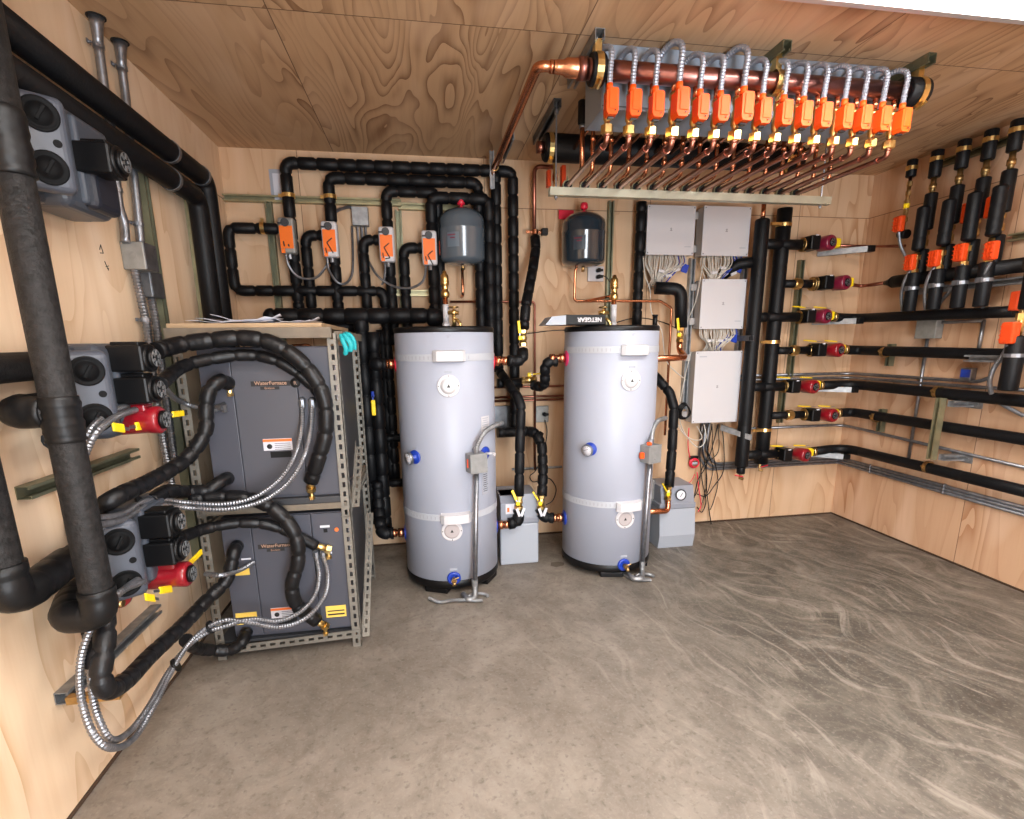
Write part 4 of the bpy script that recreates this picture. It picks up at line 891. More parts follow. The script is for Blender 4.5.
# crossing pipes between the tanks
bpipe('black wrapped pipe slanting down right of the left tank, then dropping to its lower port', [(500, 372, 'y', -.14), (507, 382, 'y', -.30), (517, 396, 'y', -.46), (521, 406, 'y', -.50), (520, 440, 'y', -.53), (519, 496, 'y', -.58)], mixd=True, r=.033, pitch=.14, bend=.06, group='black pipes between the tanks')
bpipe('lower black wrapped pipe level between the tanks behind the slanting one', [(498, 433), (514, 432), (532, 431), (541, 437)], y=-.2, r=.036, group='black pipes between the tanks')
bpipe('black wrapped pipe bending down to the lower left port of the right tank', [(524, 431, 'y', -.26), (536, 433, 'y', -.32), (542, 446, 'y', -.40), (543, 470, 'y', -.46), (542, 496, 'y', -.53)], mixd=True, r=.036, pitch=.075, bend=.08, group='black pipes between the tanks')
bpipe('black wrapped pipe level from the left tank towards the yellow valve between the tanks', [(497, 383), (522, 383)], y=-.24, r=.034, group='black pipes between the tanks')
ball_valve('yellow-handled ball valve level between the tanks, at mid height of the copper risers', U(529, 380, y=-.36), (1, 0, 0), hd=(1, -.2, .1), hoff=(0, -.3, 1), L=.09)
bpipe('black wrapped S-bend up to the upper left port of the right tank', [(533, 385, 'y', -.40), (541, 387, 'y', -.45), (545, 383, 'y', -.50), (545, 366, 'y', -.56), (549, 361.5, 'y', -.57), (557, 361.5, 'y', -.57)], mixd=True, r=.034, pitch=.06, bend=.045, group='black pipes between the tanks')
ball_valve('yellow-handled ball valve low right of the left tank', U(519, 502, y=-.585), (0, 0, 1), hd=(-.35, .2, .9), hoff=(-.4, -1, 0), L=.10, tagp=True)
ball_valve('yellow-handled ball valve low left of the right tank', U(541, 502, y=-.55), (0, 0, 1), hd=(-.5, .2, .9), hoff=(-.4, -1, 0), L=.10, tagp=True)
bpipe('black wrapped elbow into the lower right port of the left tank', None, P=[U(519, 510, y=-.59), V((U(518, 518, y=-.59).x, -.59, .33)), V((1.735, -.594, .325))], r=.040, pitch=.07, group='black elbows at the tank ports')
bpipe('black wrapped elbow into the lower left port of the right tank', None, P=[U(541, 509, y=-.56), V((U(543, 522, y=-.56).x, -.565, .345)), V((2.05, -.57, .335))], r=.038, pitch=.07, group='black elbows at the tank ports')
# thin copper lines
def thin(label, P, r=.0085, mat=coppd, group='thin copper lines on the back wall'): return tag(build('copper_pipe', MB().tube(fillet(P, .03), r, 8), mat), label, 'pipe', group)
thin('thin copper line running right from the mixing valve and dropping between the tanks', back([(450, 301.5), (536, 302), (534, 470)], -.03))
thin('upper thin copper line level on the back wall between the tanks', back([(494, 387), (575, 386)], -.025))
thin('middle thin copper line level on the back wall between the tanks', back([(494, 397), (575, 396)], -.025))
thin('lower thin copper line level on the back wall between the tanks', back([(494, 400.5), (575, 399.5)], -.025))
flex('thin grey conduit level on the back wall between the tanks', back([(512, 468), (562, 468)], -.02), .010, galv, .012)
# expansion tanks
def exptank(u, v, label, mat, mr_, flag):
    y = -.17; p = U(u, v, y=y); R = .152; h = .175
    t = thing('expansion_tank', p-V((0, 0, h)), label, 'expansion tank', 'expansion tanks on the back wall')
    pr = [(.03, -h-.012), (.09, -h+.0), (R*.93, -h+.03), (R*.985, -h+.05), (R*.985, -.015+.0), (R, -.010), (R, .035), (R*.985, .040), (R*.985, h-.09), (R*.93, h-.055), (R*.75, h-.02), (.05, h), (.012, h+.004)]
    pr = [(.03, -h-.010), (.085, -h), (R*.92, -h+.018), (R*.985, -h+.036), (R*.985, .03), (R, .036), (R, .046), (R*.985, .052), (R*.985, h-.078), (R*.93, h-.050), (R*.68, h-.018), (.05, h), (.012, h+.003)]
    build('shell', MB().rev(pr, p, (0, 0, 1), 48), mat, t)
    build('air_valve_cap', MB().cyl(p+V((0, 0, h)), p+V((0, 0, h+.025)), .009, 10).rev([(.018, .02), (.026, .028), (.026, .055), (.018, .064), (.002, .066)], p+V((0, 0, h)), (0, 0, 1), 18), redp, t)
    build('bottom_nipple', MB().cyl(p-V((0, 0, h+.035)), p-V((0, 0, h-.01)), .012, 12), bronze, t)
    an = -2.05
    m = MB(); d0 = []
    for i in range(7):
        a = an-.28+.56*i/6; d = V((math.cos(a), math.sin(a), 0)); d0 += [p+d*(R*.99+.001)+V((0, 0, -.085)), p+d*(R*.99+.001)+V((0, 0, .005))]
    m.add(d0, [(2*i, 2*i+2, 2*i+3, 2*i+1) for i in range(6)], True); lb = build('label', m, simple('label_tint'+str(u), tuple(min(1, c*1.5) for c in mat.node_tree.nodes['Principled BSDF'].inputs['Base Color'].default_value[:3]), .4), t)
    m = MB()
    for i, zz in ((0, -.012), (1, -.03)):
        d = V((math.cos(an-.06+.05*i), math.sin(an-.06+.05*i), 0)); k = V((-d.y, d.x, 0)); m.box(p+d*(R*.99+.002)+V((0, 0, zz)), (.002, .055-.02*i, .006), Matrix((d, k, V((0, 0, 1)))).transposed())
    build('label_print', m, maroon, lb)
    return t, p
E1, p1 = exptank(462, 237, 'grey expansion tank with a red cap above the left tank', tankg, 0, True)
build('side_tab', MB().box(p1+V((-.148, .02, -.07)), (.012, .03, .09), None, .003), orange3, E1)
E2, p2 = exptank(583.5, 240, 'dark blue-black expansion tank with a red cap above the right tank', tankd, 0, False)
build('wall_tab', MB().box(p2+V((-.09, .13, .19)), (.11, .01, .06), None, .002), redp, E2)
thin('copper pipe dropping from the grey expansion tank to the thin copper line', [V((p1.x-.005, p1.y, p1.z-.20)), V((p1.x-.005, p1.y, 1.84)), V((p1.x-.005, -.03, 1.838))], .010, copper)
thin('copper line from the dark expansion tank running right behind the mixing valve', [V((p2.x-.04, p2.y, p2.z-.165)), V((p2.x-.055, p2.y, p2.z-.2)), V((p2.x-.055, -.15, U(572, 301, y=-.15).z)), V((U(660, 302, y=-.15).x, -.15, U(572, 301, y=-.15).z)), V((U(672, 302, y=-.15).x, -.15, U(572, 301, y=-.15).z-.05)), V((U(672, 302, y=-.15).x, -.15, .80))], .010, copper)
thin('short copper branch rising towards the brass mixing valve on the right tank', mix([(585, 301, 'y', -.15), (592, 300, 'y', -.20), (606, 297, 'y', -.34), (612, 296, 'y', -.38)]), .010, copper)
# fittings standing on the tank tops
def stack(u0, u1, vt, c, label, k):
    zt = 1.61; y = c[1]+.06; p = U((u0+u1)/2, 330, y=y); x = p.x; zz = U(u0, vt, y=y).z
    t = thing('mixing_valve', (x, y, zt), label, 'valve', 'brass mixing valves on the tanks')
    build('stem_pipe', MB().cyl((x, y, zt), (x, y, zz-.13), .015, 12), copper, t)
    build('union', MB().cyl((x, y, zt+.03), (x, y, zt+.14), .019, 12).cyl((x, y, zt+.01), (x, y, zt+.03), .024, 6), whitep, t)
    build('valve_body', MB().rev([(.020, -.135), (.026, -.13), (.026, -.10), (.019, -.095), (.020, -.06), (.026, -.055), (.026, -.04), (.020, -.035)], (x, y, zz-.02), (0, 0, 1), 18), brass, t)
    build('valve_cap', MB().rev([(.022, -.085), (.026, -.080), (.024, -.025), (.014, -.015), (.010, .0), (.001, .002)], (x, y, zz), (0, 0, 1), 16), brass, t)
    return t, x, y
S1, x1_, y1_ = stack(443, 450, 271, T1C, 'brass mixing valve on a stem standing on top of the left tank', 0)
S2, x2_, y2_ = stack(609, 617, 275, T2C, 'brass mixing valve on a stem standing on top of the right tank', 1)
def tap(label, x, y, k):
    t = thing('brass_tap', (x, y, 1.61), label, 'tap', 'brass taps on the tanks'); m = MB()
    m.cyl((x, y, 1.61), (x, y, 1.70), .013, 10); m.cyl((x-.035*k, y, 1.70), (x+.03*k, y, 1.70), .013, 10); m.sph((x, y, 1.70), .02); m.tube(fillet([V((x, y, 1.66)), V((x+.02, y-.03, 1.655)), V((x+.035, y-.04, 1.63)), V((x+.035, y-.04, 1.61))], .02), .010, 8)
    build('tap_body', m, brass, t); m = MB().rev([(.004, 0), (.030, .004), (.030, .012), (.006, .016)], (x, y, 1.725), (0, 0, 1), 16); m.cyl((x, y, 1.70), (x, y, 1.73), .006, 8); build('tap_wheel', m, bronze, t); return t
tap('small brass tap beside the mixing valve on the left tank', U(454, 320, y=-.56).x, -.56, 1)
tap('small brass tap beside the mixing valve on the right tank', U(603, 322, y=-.52).x, -.52, -1)
tag(build('vent_stub', MB().cyl(V((U(655, 320, y=-.45).x, -.45, 1.61)), V((U(655, 320, y=-.45).x, -.45, 1.685)), .016, 12).cyl(V((U(655, 320, y=-.45).x, -.45, 1.68)), V((U(655, 320, y=-.45).x, -.45, 1.69)), .020, 12), blk), 'short black stub on the right edge of the right tank top', 'stub')
# network switch lying on tank 2
A = U(545.5, 330, y=-.74); z0 = 1.6145
x0, x1 = U(566, 325, y=-.80).x, U(609, 325, y=-.80).x
sw = tag(build('network_switch', MB().bb((x0, -.80, z0), (x1-.02, -.62, z0+.058), .004), blk), 'black network switch with upside-down white lettering lying on top of the right tank', 'network switch')
build('housing', MB().prism([(0, 0), (-.035, .035+.0), (-.105, .0+.0)] if False else [(0, 0), (0, .054), (-.085, .047), (-.125, 0)], (x0, -.80, z0+.001), (1, 0, 0), (0, 0, 1), -.18), greyl, sw)
text('lettering', 'NETGEAR', .034, ((x0+x1)/2+.012, -.8012, z0+.040), (-1, 0, 0), (0, 0, -1), whitep, sw, bold=.0012)
# outlets
def outlet(label, u, v, w=.085, h=.105, mat=whitep, y=-.012, plugs=1):
    p = U(u, v, y=y); o = tag(build('wall_outlet', MB().box(p, (w, .018, h), None, .004), mat), label, 'outlet')
    for k in range(plugs):
        zz = (plugs-1)*(.5-k)*.045; build('plug', MB().cyl(p+V((.012, -.008, zz)), p+V((.016, -.045, zz)), .015, 12).box(p+V((.03, -.035, zz)), (.03, .018, .018), None, .004), blk, o)
    return o
ow = outlet('white double outlet with two black plugs below the dark expansion tank', 595.5, 274, .12, .105, plugs=2)
og = outlet('grey outlet with a plug on the back wall between the tanks', 542, 414, .10, .125, gbox)
outlet('dark steel cover plate on the back wall right of the left tank', 503, 417, .15, .17, gboxd, plugs=0)
# feeder units on the floor
def feeder(x0, x1, yf, label, hh, gauge, sidebox):
    y1 = yf+.27; t = thing('glycol_feeder', ((x0+x1)/2, (yf+y1)/2, 0), label, 'feeder unit', 'grey plastic feeder units on the floor')
    w = x1-x0
    m = MB().prism([(0, .0), (-.02, .10), (.0, .30), (.27, .30), (.27, 0)], (x0, yf, 0), (0, 1, 0), (0, 0, 1), w) if gauge else MB().bb((x0, yf, 0), (x1, y1, .30), .012)
    build('tank', m, greyl, t)
    build('lid', MB().bb((x0-.003, yf-.005, .30), (x1+.003, y1, .345), .008), greyp, t)
    hb = build('pump_housing', MB().prism([(0.0, .345), (.03, hh), (.26, hh), (.26, .345)], (x0+.01, yf, 0), (0, 1, 0), (0, 0, 1), w-.02), greyp, t)
    if gauge:
        p = V(((x0+x1)/2+.02, yf+.012, .405)); build('pressure_gauge', MB().rev([(.036, 0), (.038, .012), (.034, .014), (.001, .013)], p, (0, -1, .15), 24), paper, hb); build('gauge_rim', MB().rev([(.036, .010), (.041, .012), (.041, .017), (.034, .016)], p, (0, -1, .15), 24, loop=True), blk, hb)
        build('gauge_needle', MB().cyl(p+V((-.005, -.016, -.012)), p+V((.012, -.016, .018)), .002, 6), ink, hb)
    if sidebox:
        b = build('control_head', MB().prism([(0, .34), (.0, .46), (.05, .50), (.2, .50), (.2, .34)], (x0+.002, yf-.03, 0), (0, 1, 0), (0, 0, 1), w*.42), greyp, t)
        l = build('label', MB().bb((x0+.035, yf-.032, .385), (x0+.095, yf-.0295, .455)), paper, b); build('label_print', MB().bb((x0+.045, yf-.0335, .40), (x0+.06, yf-.0315, .43)), lblo, l)
    return t
feeder(1.685, 1.955, -.54, 'grey plastic feeder tank on the floor between the two white tanks', .50, False, True)
feeder(2.885, 3.165, -.455, 'grey plastic feeder tank with a round gauge, right of the right white tank', .47, True, False)
tag(build('filter_unit', MB().bb((2.80, -.33, .30), (2.90, -.15, .50), .01).bb((2.80, -.33, .0), (2.88, -.20, .31), .01), simple('brown_grey', (.20, .19, .18), .5)), 'narrow brownish grey unit between the right tank and the gauge feeder', 'feeder unit')
# ================================================================== CONTROL BOXES AND CABLES
def cbox(u0, u1, v0, v1, label, d=.11, texty=True, vent=False):
    y = -.03-d; a, b = U(u0, v0, y=y), U(u1, v1, y=y); z0, z1 = U((u0+u1)/2, v1, y=y).z, U((u0+u1)/2, v0, y=y).z; x0, x1 = U(u0, (v0+v1)/2, y=y).x, U(u1, (v0+v1)/2, y=y).x
    t = thing('control_box', ((x0+x1)/2, y/2, z0), label, 'control box', 'white control boxes on the back wall')
    build('case', MB().bb((x0+.004, y+.012, z0+.004), (x1-.004, -.03, z1-.004), .003), whitem, t)
    cv = build('cover', MB().bb((x0, y, z0), (x1, y+.014, z1), .004), whitep, t); xm, zm = (x0+x1)/2, (z0+z1)/2
    build('emblem', MB().rev([(.006, 0), (.006, .0015), (.004, .0015), (.004, 0)], (xm, y, zm+.01), (0, -1, 0), 14, loop=True).bb((xm-.009, y-.001, zm-.004), (xm+.009, y, zm-.001)), dark, cv)
    if texty: build('maker_mark', MB().bb((x1-.075, y-.0008, z0+.055), (x1-.025, y+.001, z0+.060)), lblg, cv)
    else: build('maker_mark', MB().bb((x0+.03, y-.0008, z1-.045), (x0+.09, y+.001, z1-.038)), lblg, cv)
    if vent: build('louvre', MB().bb((x0+.02, y-.0008, z1-.05), (x1-.02, y+.001, z1-.025)), simple('vent_grey', (.55, .53, .55), .5), cv)
    m = MB()
    for sx in (x0+.012, x1-.012):
        for sz in (z0+.014, z1-.014): m.cyl((sx, y, sz), (sx, y-.002, sz), .004, 8)
    build('screw', m, dark, cv)
    for sz in (z0+.06, z1-.05): build('mounting_bracket', MB().box((x0-.018, -.045, sz), (.042, .025, .05), None, .004), whitem, t)
    build('standoff', MB().strut((x0+.06, -.001, z0-.03), (x0+.06, -.001, z1+.03), (0, -1, 0)).strut((x1-.06, -.001, z0-.03), (x1-.06, -.001, z1+.03), (0, -1, 0)), zincg, t) if False else None
    return x0, x1, z0, z1, y
B1 = cbox(647, 695, 205, 255, 'white control box, upper left of the four, under the manifold tray')
B2 = cbox(703, 750, 206, 256, 'white control box, upper right of the four, under the manifold tray')
B3 = cbox(701, 745, 279, 329, 'white control box with a louvre strip, third down, above the largest one', vent=True)
B4 = cbox(694, 740, 351, 422.5, 'largest white control box, lowest of the four on the back wall', d=.11, texty=False)
strut('wall_strut', 'thin upright strut behind the lower white control boxes', (U(689, 300, y=-.01).x, -.001, .98), (U(689, 300, y=-.01).x, -.001, 2.12), (0, -1, 0), galv)
strut('wall_strut', 'upright strut behind the right edge of the lower white control boxes', (U(741, 300, y=-.01).x, -.001, .98), (U(741, 300, y=-.01).x, -.001, 2.12), (0, -1, 0), galv)
def bundle(B, B_, label, n=30, drop=.13, gx=.5, seed=1):
    random.seed(seed); x0, x1, z0, z1, y = B; m = MB(); mb = MB()
    for i in range(n):
        a = x0+.02+(x1-x0-.06)*(i+.5)/n+random.uniform(-.004, .004); tx = x0+(x1-x0)*gx
        ya = y+random.uniform(.012, .05)
        e = a+(tx-a)*random.uniform(.45, .8)
        P = [V((a, ya, z0+.003)), V((a+random.uniform(-.01, .01), ya-.008, z0-drop*.4)), V((e, ya+random.uniform(-.01, .02), z0-drop*random.uniform(.8, 1.1))), V((e+random.uniform(-.02, .02), ya+.04, z0-drop*1.35))]
        (mb if (i > n*.78 and i % 3 == 0) else m).tube(spline(P, 4), random.uniform(.0032, .005), 6)
    o = tag(build('cable_bundle', m, cream), label, 'cables', None, 'stuff')
    if mb.v: build('blue_cables', mb, blue, o, )
    m = MB()
    for k in range(3): m.box((x0+(x1-x0)*(.30+.2*k)+random.uniform(-.02, .02), y+.015, z0-drop*random.uniform(.5, .9)), (.045, .014, .02), Matrix.Rotation(random.uniform(-.5, .5), 3, 'Y'), .003)
    build('cable_marker', m, whitep, o)
    m = MB().box((x0+(x1-x0)*.86, y+.02, z0-drop*.55), (.05, .012, .06), Matrix.Rotation(.3, 3, 'Y'), .004); build('blue_connector', m, blue, o)
bundle(B1, B3, 'fan of many white cables hanging under the upper left control box', 38, .16, .25, 1)
bundle(B2, B3, 'fan of many white cables hanging under the upper right control box', 34, .15, .35, 2)
bundle(B3, B4, 'fan of many white cables between the third control box and the largest one', 34, .13, .40, 3)
def cable(label, P, r=.004, mat=cream, cat='cable', group=None, name='cable', n=6): return tag(build(name, MB().tube(spline(mix(P), 6), r, n), mat), label, cat, group)
cable('white cable hanging from the upper left control box down beside the right tank', [(643, 256, 'y', -.13), (645, 275, 'y', -.14), (650, 290, 'y', -.14), (651, 310, 'y', -.14), (657, 322, 'y', -.16), (662, 332, 'y', -.18), (664, 350, 'y', -.18), (667, 362, 'y', -.16), (676, 372, 'y', -.14), (686, 380, 'y', -.12)])
cable('white cable looping from the upper right control box left of the third one', [(704, 257, 'y', -.12), (701, 275, 'y', -.15), (696, 300, 'y', -.15), (688, 320, 'y', -.15), (685, 335, 'y', -.13)])
cable('white cable running down left of the largest control box', [(691, 352, 'y', -.13), (686, 372, 'y', -.14), (682, 392, 'y', -.14), (679, 410, 'y', -.13), (682, 428, 'y', -.12), (692, 443, 'y', -.13), (700, 447, 'y', -.13), (706, 438, 'y', -.13), (704, 424, 'y', -.10)])
cable('second white cable curving below the largest control box', [(677, 423, 'y', -.16), (684, 434, 'y', -.16), (694, 440, 'y', -.14), (702, 438, 'y', -.13), (697, 426, 'y', -.10)])
random.seed(5)
def blackloops(label, pts, mat=blk, r=.0045, **k): return cable(label, pts, r, mat, 'cable', 'cables below the lowest control box')
blackloops('black cable falling from the largest control box to the floor', [(712, 424, 'y', -.08), (708, 450, 'y', -.06), (706, 480, 'y', -.05), (709, 510, 'y', -.05), (711, 525, 'y', -.05), (706, 530, 'y', -.08), (696, 532, 'y', -.14)])
blackloops('black cable swinging right below the largest control box in a wide loop', [(722, 424, 'y', -.06), (724, 450, 'y', -.05), (723, 472, 'y', -.05), (714, 486, 'y', -.05), (706, 496, 'y', -.05), (697, 494, 'y', -.05)])
blackloops('black cable crossing down left below the largest control box', [(718, 424, 'y', -.07), (712, 448, 'y', -.05), (705, 468, 'y', -.05), (698, 480, 'y', -.06), (694, 498, 'y', -.1)])
blackloops('black cable ending in a loop by the gauge feeder', [(704, 424, 'y', -.08), (700, 452, 'y', -.05), (702, 480, 'y', -.05), (706, 500, 'y', -.05), (702, 512, 'y', -.05), (697, 507, 'y', -.06)])
for k_, (u_, v_) in enumerate(((703, 500), (709, 488), (714, 500), (699, 486))): blackloops(['slack', 'tangled', 'drooping', 'inner'][k_]+' black cable strand below the largest control box near the wall', [(700+6*k_, 424, 'y', -.08), (703+5*k_, 452, 'y', -.04), (u_+4, v_-20, 'y', -.03), (u_, v_, 'y', -.04), (u_-4, v_+10, 'y', -.05)], r=.0038)
blackloops('dark cable slanting from the black coil to the largest control box', [(680, 402, 'y', -.17), (700, 396, 'y', -.165), (701, 389, 'y', -.17)], r=.002) if False else None
blackloops('red cable running from the largest control box to the red ring', [(689, 428, 'y', -.10), (688, 445, 'y', -.07), (690, 458, 'y', -.05)], redp)
blackloops('red cable falling from the red ring to the gauge feeder', [(697, 472, 'y', -.05), (699, 490, 'y', -.05), (701, 505, 'y', -.06), (698, 512, 'y', -.08)], redp)
blackloops('thin red cable crossing left towards the gauge feeder', [(695, 474, 'y', -.05), (690, 482, 'y', -.06), (680, 486, 'y', -.12), (672, 490, 'y', -.25)], redp, .003)
p = U(694, 463, y=-.035); m = MB()
for k in range(3): m.tube([p+V((math.cos(a)*(.040-.004*k), -.008*k, math.sin(a)*(.040-.004*k))) for a in [j*PI/10 for j in range(21)]], .006, 6)
o = tag(build('cable_coil', m, redp), 'round coil of red cable on the back wall below the lowest control box', 'cable coil'); build('relay_block', MB().box(p+V((.0, .01, .045)), (.07, .03, .025), None, .004), blk, o); build('relay_face', MB().box(p+V((.0, -.01, .0)), (.045, .015, .02), None, .004), greyl, o)
p = U(683, 411, y=-.20); m = MB()
for k in range(5): m.tube([p+V((math.cos(a)*(.050-.003*k), -.010*k+.01*math.sin(2*a), math.sin(a)*(.062-.004*k))) for a in [j*PI/10 for j in range(21)]], .006, 6)
tag(build('cable_coil', m, blk), 'tight coil of black cable at the lower left corner of the largest control box', 'cable coil')
cable('black power cord hanging from the grey outlet between the tanks', [(545, 420, 'y', -.05), (547, 432, 'y', -.06), (544, 450, 'y', -.06), (536, 470, 'y', -.05), (530, 476, 'y', -.05), (534, 482, 'y', -.05), (548, 478, 'y', -.05), (556, 488, 'y', -.06), (553, 500, 'y', -.1), (546, 505, 'y', -.3)], .004, blk, 'cord')
cable('black network cord from the switch along the back wall to the left', [(566, 330, 'y', -.60), (548, 331, 'y', -.10), (532, 333, 'y', -.06), (521, 334, 'y', -.05)], .004, blk, 'cord')
cable('two-lead black cord from the white outlet to the mixing valve', [(600, 275, 'y', -.04), (606, 277, 'y', -.10), (610, 282, 'y', -.30)], .004, blk, 'cord')
cable('black cord running level behind the top of the right tank', [(600, 332, 'y', -.10), (618, 322, 'y', -.05), (640, 318, 'y', -.05), (662, 322, 'y', -.05), (680, 330, 'y', -.05)], .004, blk, 'cord')

# pipes around the right tank
bpipe('black wrapped upright pipe behind the right tank, left of the upper white control box', [(637, 202), (641, 325)], y=-.10, r=.036, group='black pipes at the right tank')
lb = bpipe('smooth thick black elbow pipe between the upper left control box and the right tank', [(655, 288, 'y', -.20), (681, 289, 'y', -.25), (681, 328, 'y', -.25)], mixd=True, r=.044, bend=.07, group='black pipes at the right tank', pitch=3)
Pq = V((U(681, 310, y=-.25).x, -.25, U(655, 288, y=-.22).z))
ball_valve('yellow-handled ball valve below the thick black elbow at the right tank', U(680, 335, y=-.30), (0, 0, 1), hd=(-.15, 0, 1), hoff=(-.8, -1, 0), L=.12)
zc = 1.42
tag(build('copper_pipe', MB().tube(fillet([V((2.715, -.57, zc-.02)), V((U(680, 342, y=-.31).x, -.40, zc-.02)), V((U(680, 342, y=-.31).x, -.31, zc+.03)), V((U(680, 342, y=-.31).x, -.305, U(680, 342, y=-.31).z))], .05), .022, 14), copper), 'bright copper elbow from the upper right of the right tank up to the yellow valve', 'pipe')
bpipe('black wrapped pipe bending down right of the right tank to its low yellow valve', [(645, 366, 'y', -.06), (657, 378, 'y', -.18), (670, 393, 'y', -.28), (674, 408, 'y', -.30), (672, 450, 'y', -.36), (669, 487, 'y', -.42)], mixd=True, r=.035, pitch=.16, bend=.06, group='black pipes at the right tank')
ball_valve('yellow-handled ball valve right of the foot of the right tank', U(668, 493, y=-.46), (0, 0, 1), hd=(-.5, 0, .9), hoff=(-.5, -1, 0), L=.10)
tag(build('copper_pipe', MB().tube(fillet([U(668, 500, y=-.47), U(668, 511, y=-.48), V((2.715, -.57, .335))], .05), .020, 14), copper), 'copper elbow low on the right side of the right tank below the yellow valve', 'pipe')
bpipe('smooth black pipe from the left big header to behind the third control box', [(756, 262, 'y', -.18), (738, 264, 'y', -.12), (722, 276, 'y', -.06)], mixd=True, r=.040, bend=.08, pitch=3, group='black pipes at the right tank')

# ================================================================== MANIFOLD UNDER THE CEILING
N = 15
X0, DX = 2.036, .0983
YH, ZH = -1.50, 2.615
# ceiling struts
for x, y0, lab in ((1.985, -1.535, 'left'), (2.80, -1.565, 'middle'), (3.515, -1.565, 'right')):
    o = strut('ceiling_strut', lab+' of the three ceiling struts that hold the copper manifold', (x, y0, H-.001), (x, -1.12, H-.001), (0, 0, -1), zincg if lab != 'left' else galv, group='ceiling struts')
    r = .062 if lab != 'middle' else .048; m = MB()
    pts = [V((x, YH+math.cos(a)*r, ZH+math.sin(a)*r)) for a in [math.radians(30+k*20) for k in range(-13, 4)]]
    K = len(pts); vs = []
    for i, p in enumerate(pts):
        n = (p-V((x, YH, ZH))).normalized()
        vs += [p+V((-.014, 0, 0)), p+V((.014, 0, 0)), p+n*.003+V((.014, 0, 0)), p+n*.003+V((-.014, 0, 0))]
    fs = []
    for i in range(K-1):
        for k in range(4): fs.append((i*4+k, i*4+(k+1) % 4, i*4+4+(k+1) % 4, i*4+4+k))
    m.add(vs, fs, False); m.bb((x-.014, YH-.075, ZH-.045), (x+.014, YH-.068, ZH-.005)) if False else None
    m.cyl((x, YH-.065, ZH-.060), (x, YH-.020, ZH-.075), .007, 8); m.bb((x-.014, YH-.02, ZH+r-.004), (x+.014, YH+.02, H-.03))
    build('pipe_clamp', m, brass, o)
strut('ceiling_strut', 'short strut on the ceiling over the copper riser at the back wall', (1.80, -.46, H-.001), (1.80, -.05, H-.001), (0, 0, -1), galv)
# header
hdr = tag(build('copper_header', MB().cyl((1.90, YH, ZH), (3.52, YH, ZH), .039, 28).cyl((1.905, YH, ZH), (1.94, YH, ZH), .043, 24), simple('header_copper', (.33, .145, .125), .30, 1, 0, 1, .2, 8)), 'long copper supply header pipe under the ceiling, feeding fifteen orange valves', 'header pipe')
for x0, x1 in ((1.955, 2.015), (3.455, 3.555)): build('foam_sleeve', MB().cyl((x0, YH, ZH), (x1, YH, ZH), .060, 26, bev=.006), foam, hdr)
build('reducer', MB().rev([(.023, 0), (.026, .015), (.027, .04), (.035, .055), (.037, .10), (.040, .12)], (1.80, YH, ZH), (1, 0, 0), 24), copper, hdr)
m = MB().tube(fillet([V((1.81, YH, ZH)), V((1.735, YH, ZH)), V((1.735, -.14, ZH+.02)), V((1.745, -.10, ZH-.05))], .05), .0205, 16)
for x in (1.80, 1.785): m.cyl((x, YH, ZH), (x+.012, YH, ZH), .025, 14)
tag(build('copper_pipe', m, copper), 'bright copper feed pipe bending off the left end of the manifold back to the wall', 'pipe')
o = tag(build('pipe_support', MB().strut((1.725, -.14, 2.52), (1.725, -.14, H-.001), (0, -1, 0), .030, .02), galv), 'short pale upright bracket holding the copper feed pipe at the back wall', 'bracket')
build('pipe_clamp', ringclamp((1.738, -.20, ZH+.02), (0, 1, 0), .020, .02, 14), brass, o)
# cable trough
xt0, xt1 = 2.035, 3.42
tr = tag(build('cable_trough', MB().bb((xt0, -1.43, 2.50), (xt1, -1.20, H-.001), .003), trough), 'long grey steel cable trough on the ceiling behind the copper header', 'trough')
build('end_cover', MB().bb((xt0-.003, -1.432, 2.498), (xt0-.0005, -1.198, H-.002)), trough, tr)
build('lid_seam', MB().bb((xt0, -1.4325, 2.512), (xt1, -1.4305, 2.516)), gboxd, tr)
# return header behind
rh = tag(build('return_header', MB().cyl((1.965, -.62, 2.62), (3.62, -.62, 2.62), .075, 28, bev=.01), foam), 'thick black insulated return header under the ceiling behind the risers', 'header pipe')
build('copper_end', MB().cyl((1.925, -.62, 2.62), (1.968, -.62, 2.62), .032, 18), coppd, rh)
for x in (2.0, 3.5): build('pipe_clamp', ringclamp((x, -.62, 2.62), (1, 0, 0), .077, .026, 22, .003).cyl((x, -.66, 2.545), (x, -.66, 2.525), .01, 8), brass, rh)
# tray: strut hung on rods
YT, ZT = -.885, 2.292
ty = strut('tray_strut', 'long zinc strut rail hung under the ceiling that carries the copper circuit pipes', (1.935, YT, ZT), (3.64, YT, ZT), (0, 0, 1), simple('bright_zinc', (.42, .41, .32), .4, .6, 0, 1, .2, 6))
for x, nm in ((1.972, 'thin threaded rod hanging the left end of the strut rail'), (3.585, 'thin threaded rod hanging the right end of the strut rail')):
    o = tag(build('threaded_rod', MB().cyl((x, YT, ZT-.02), (x, YT, H-.0), .0045, 8), steel), nm, 'rod'); build('nut', MB().cyl((x, YT, ZT-.012), (x, YT, ZT-.002), .010, 6).cyl((x, YT, H-.06), (x, YT, H-.04), .012, 6), steel, o)
strut('ceiling_strut', 'dark ended ceiling strut above the left rod of the rail', (1.968, -.925, H-.001), (1.968, -.40, H-.001), (0, 0, -1), gboxd)
strut('ceiling_strut', 'ceiling strut above the right rod of the rail', (3.585, -.925, H-.001), (3.585, -.40, H-.001), (0, 0, -1), galv)
ordn = ['leftmost', 'second', 'third', 'fourth', 'fifth', 'sixth', 'seventh', 'eighth', 'ninth', 'tenth', 'eleventh', 'twelfth', 'thirteenth', 'fourteenth', 'rightmost']
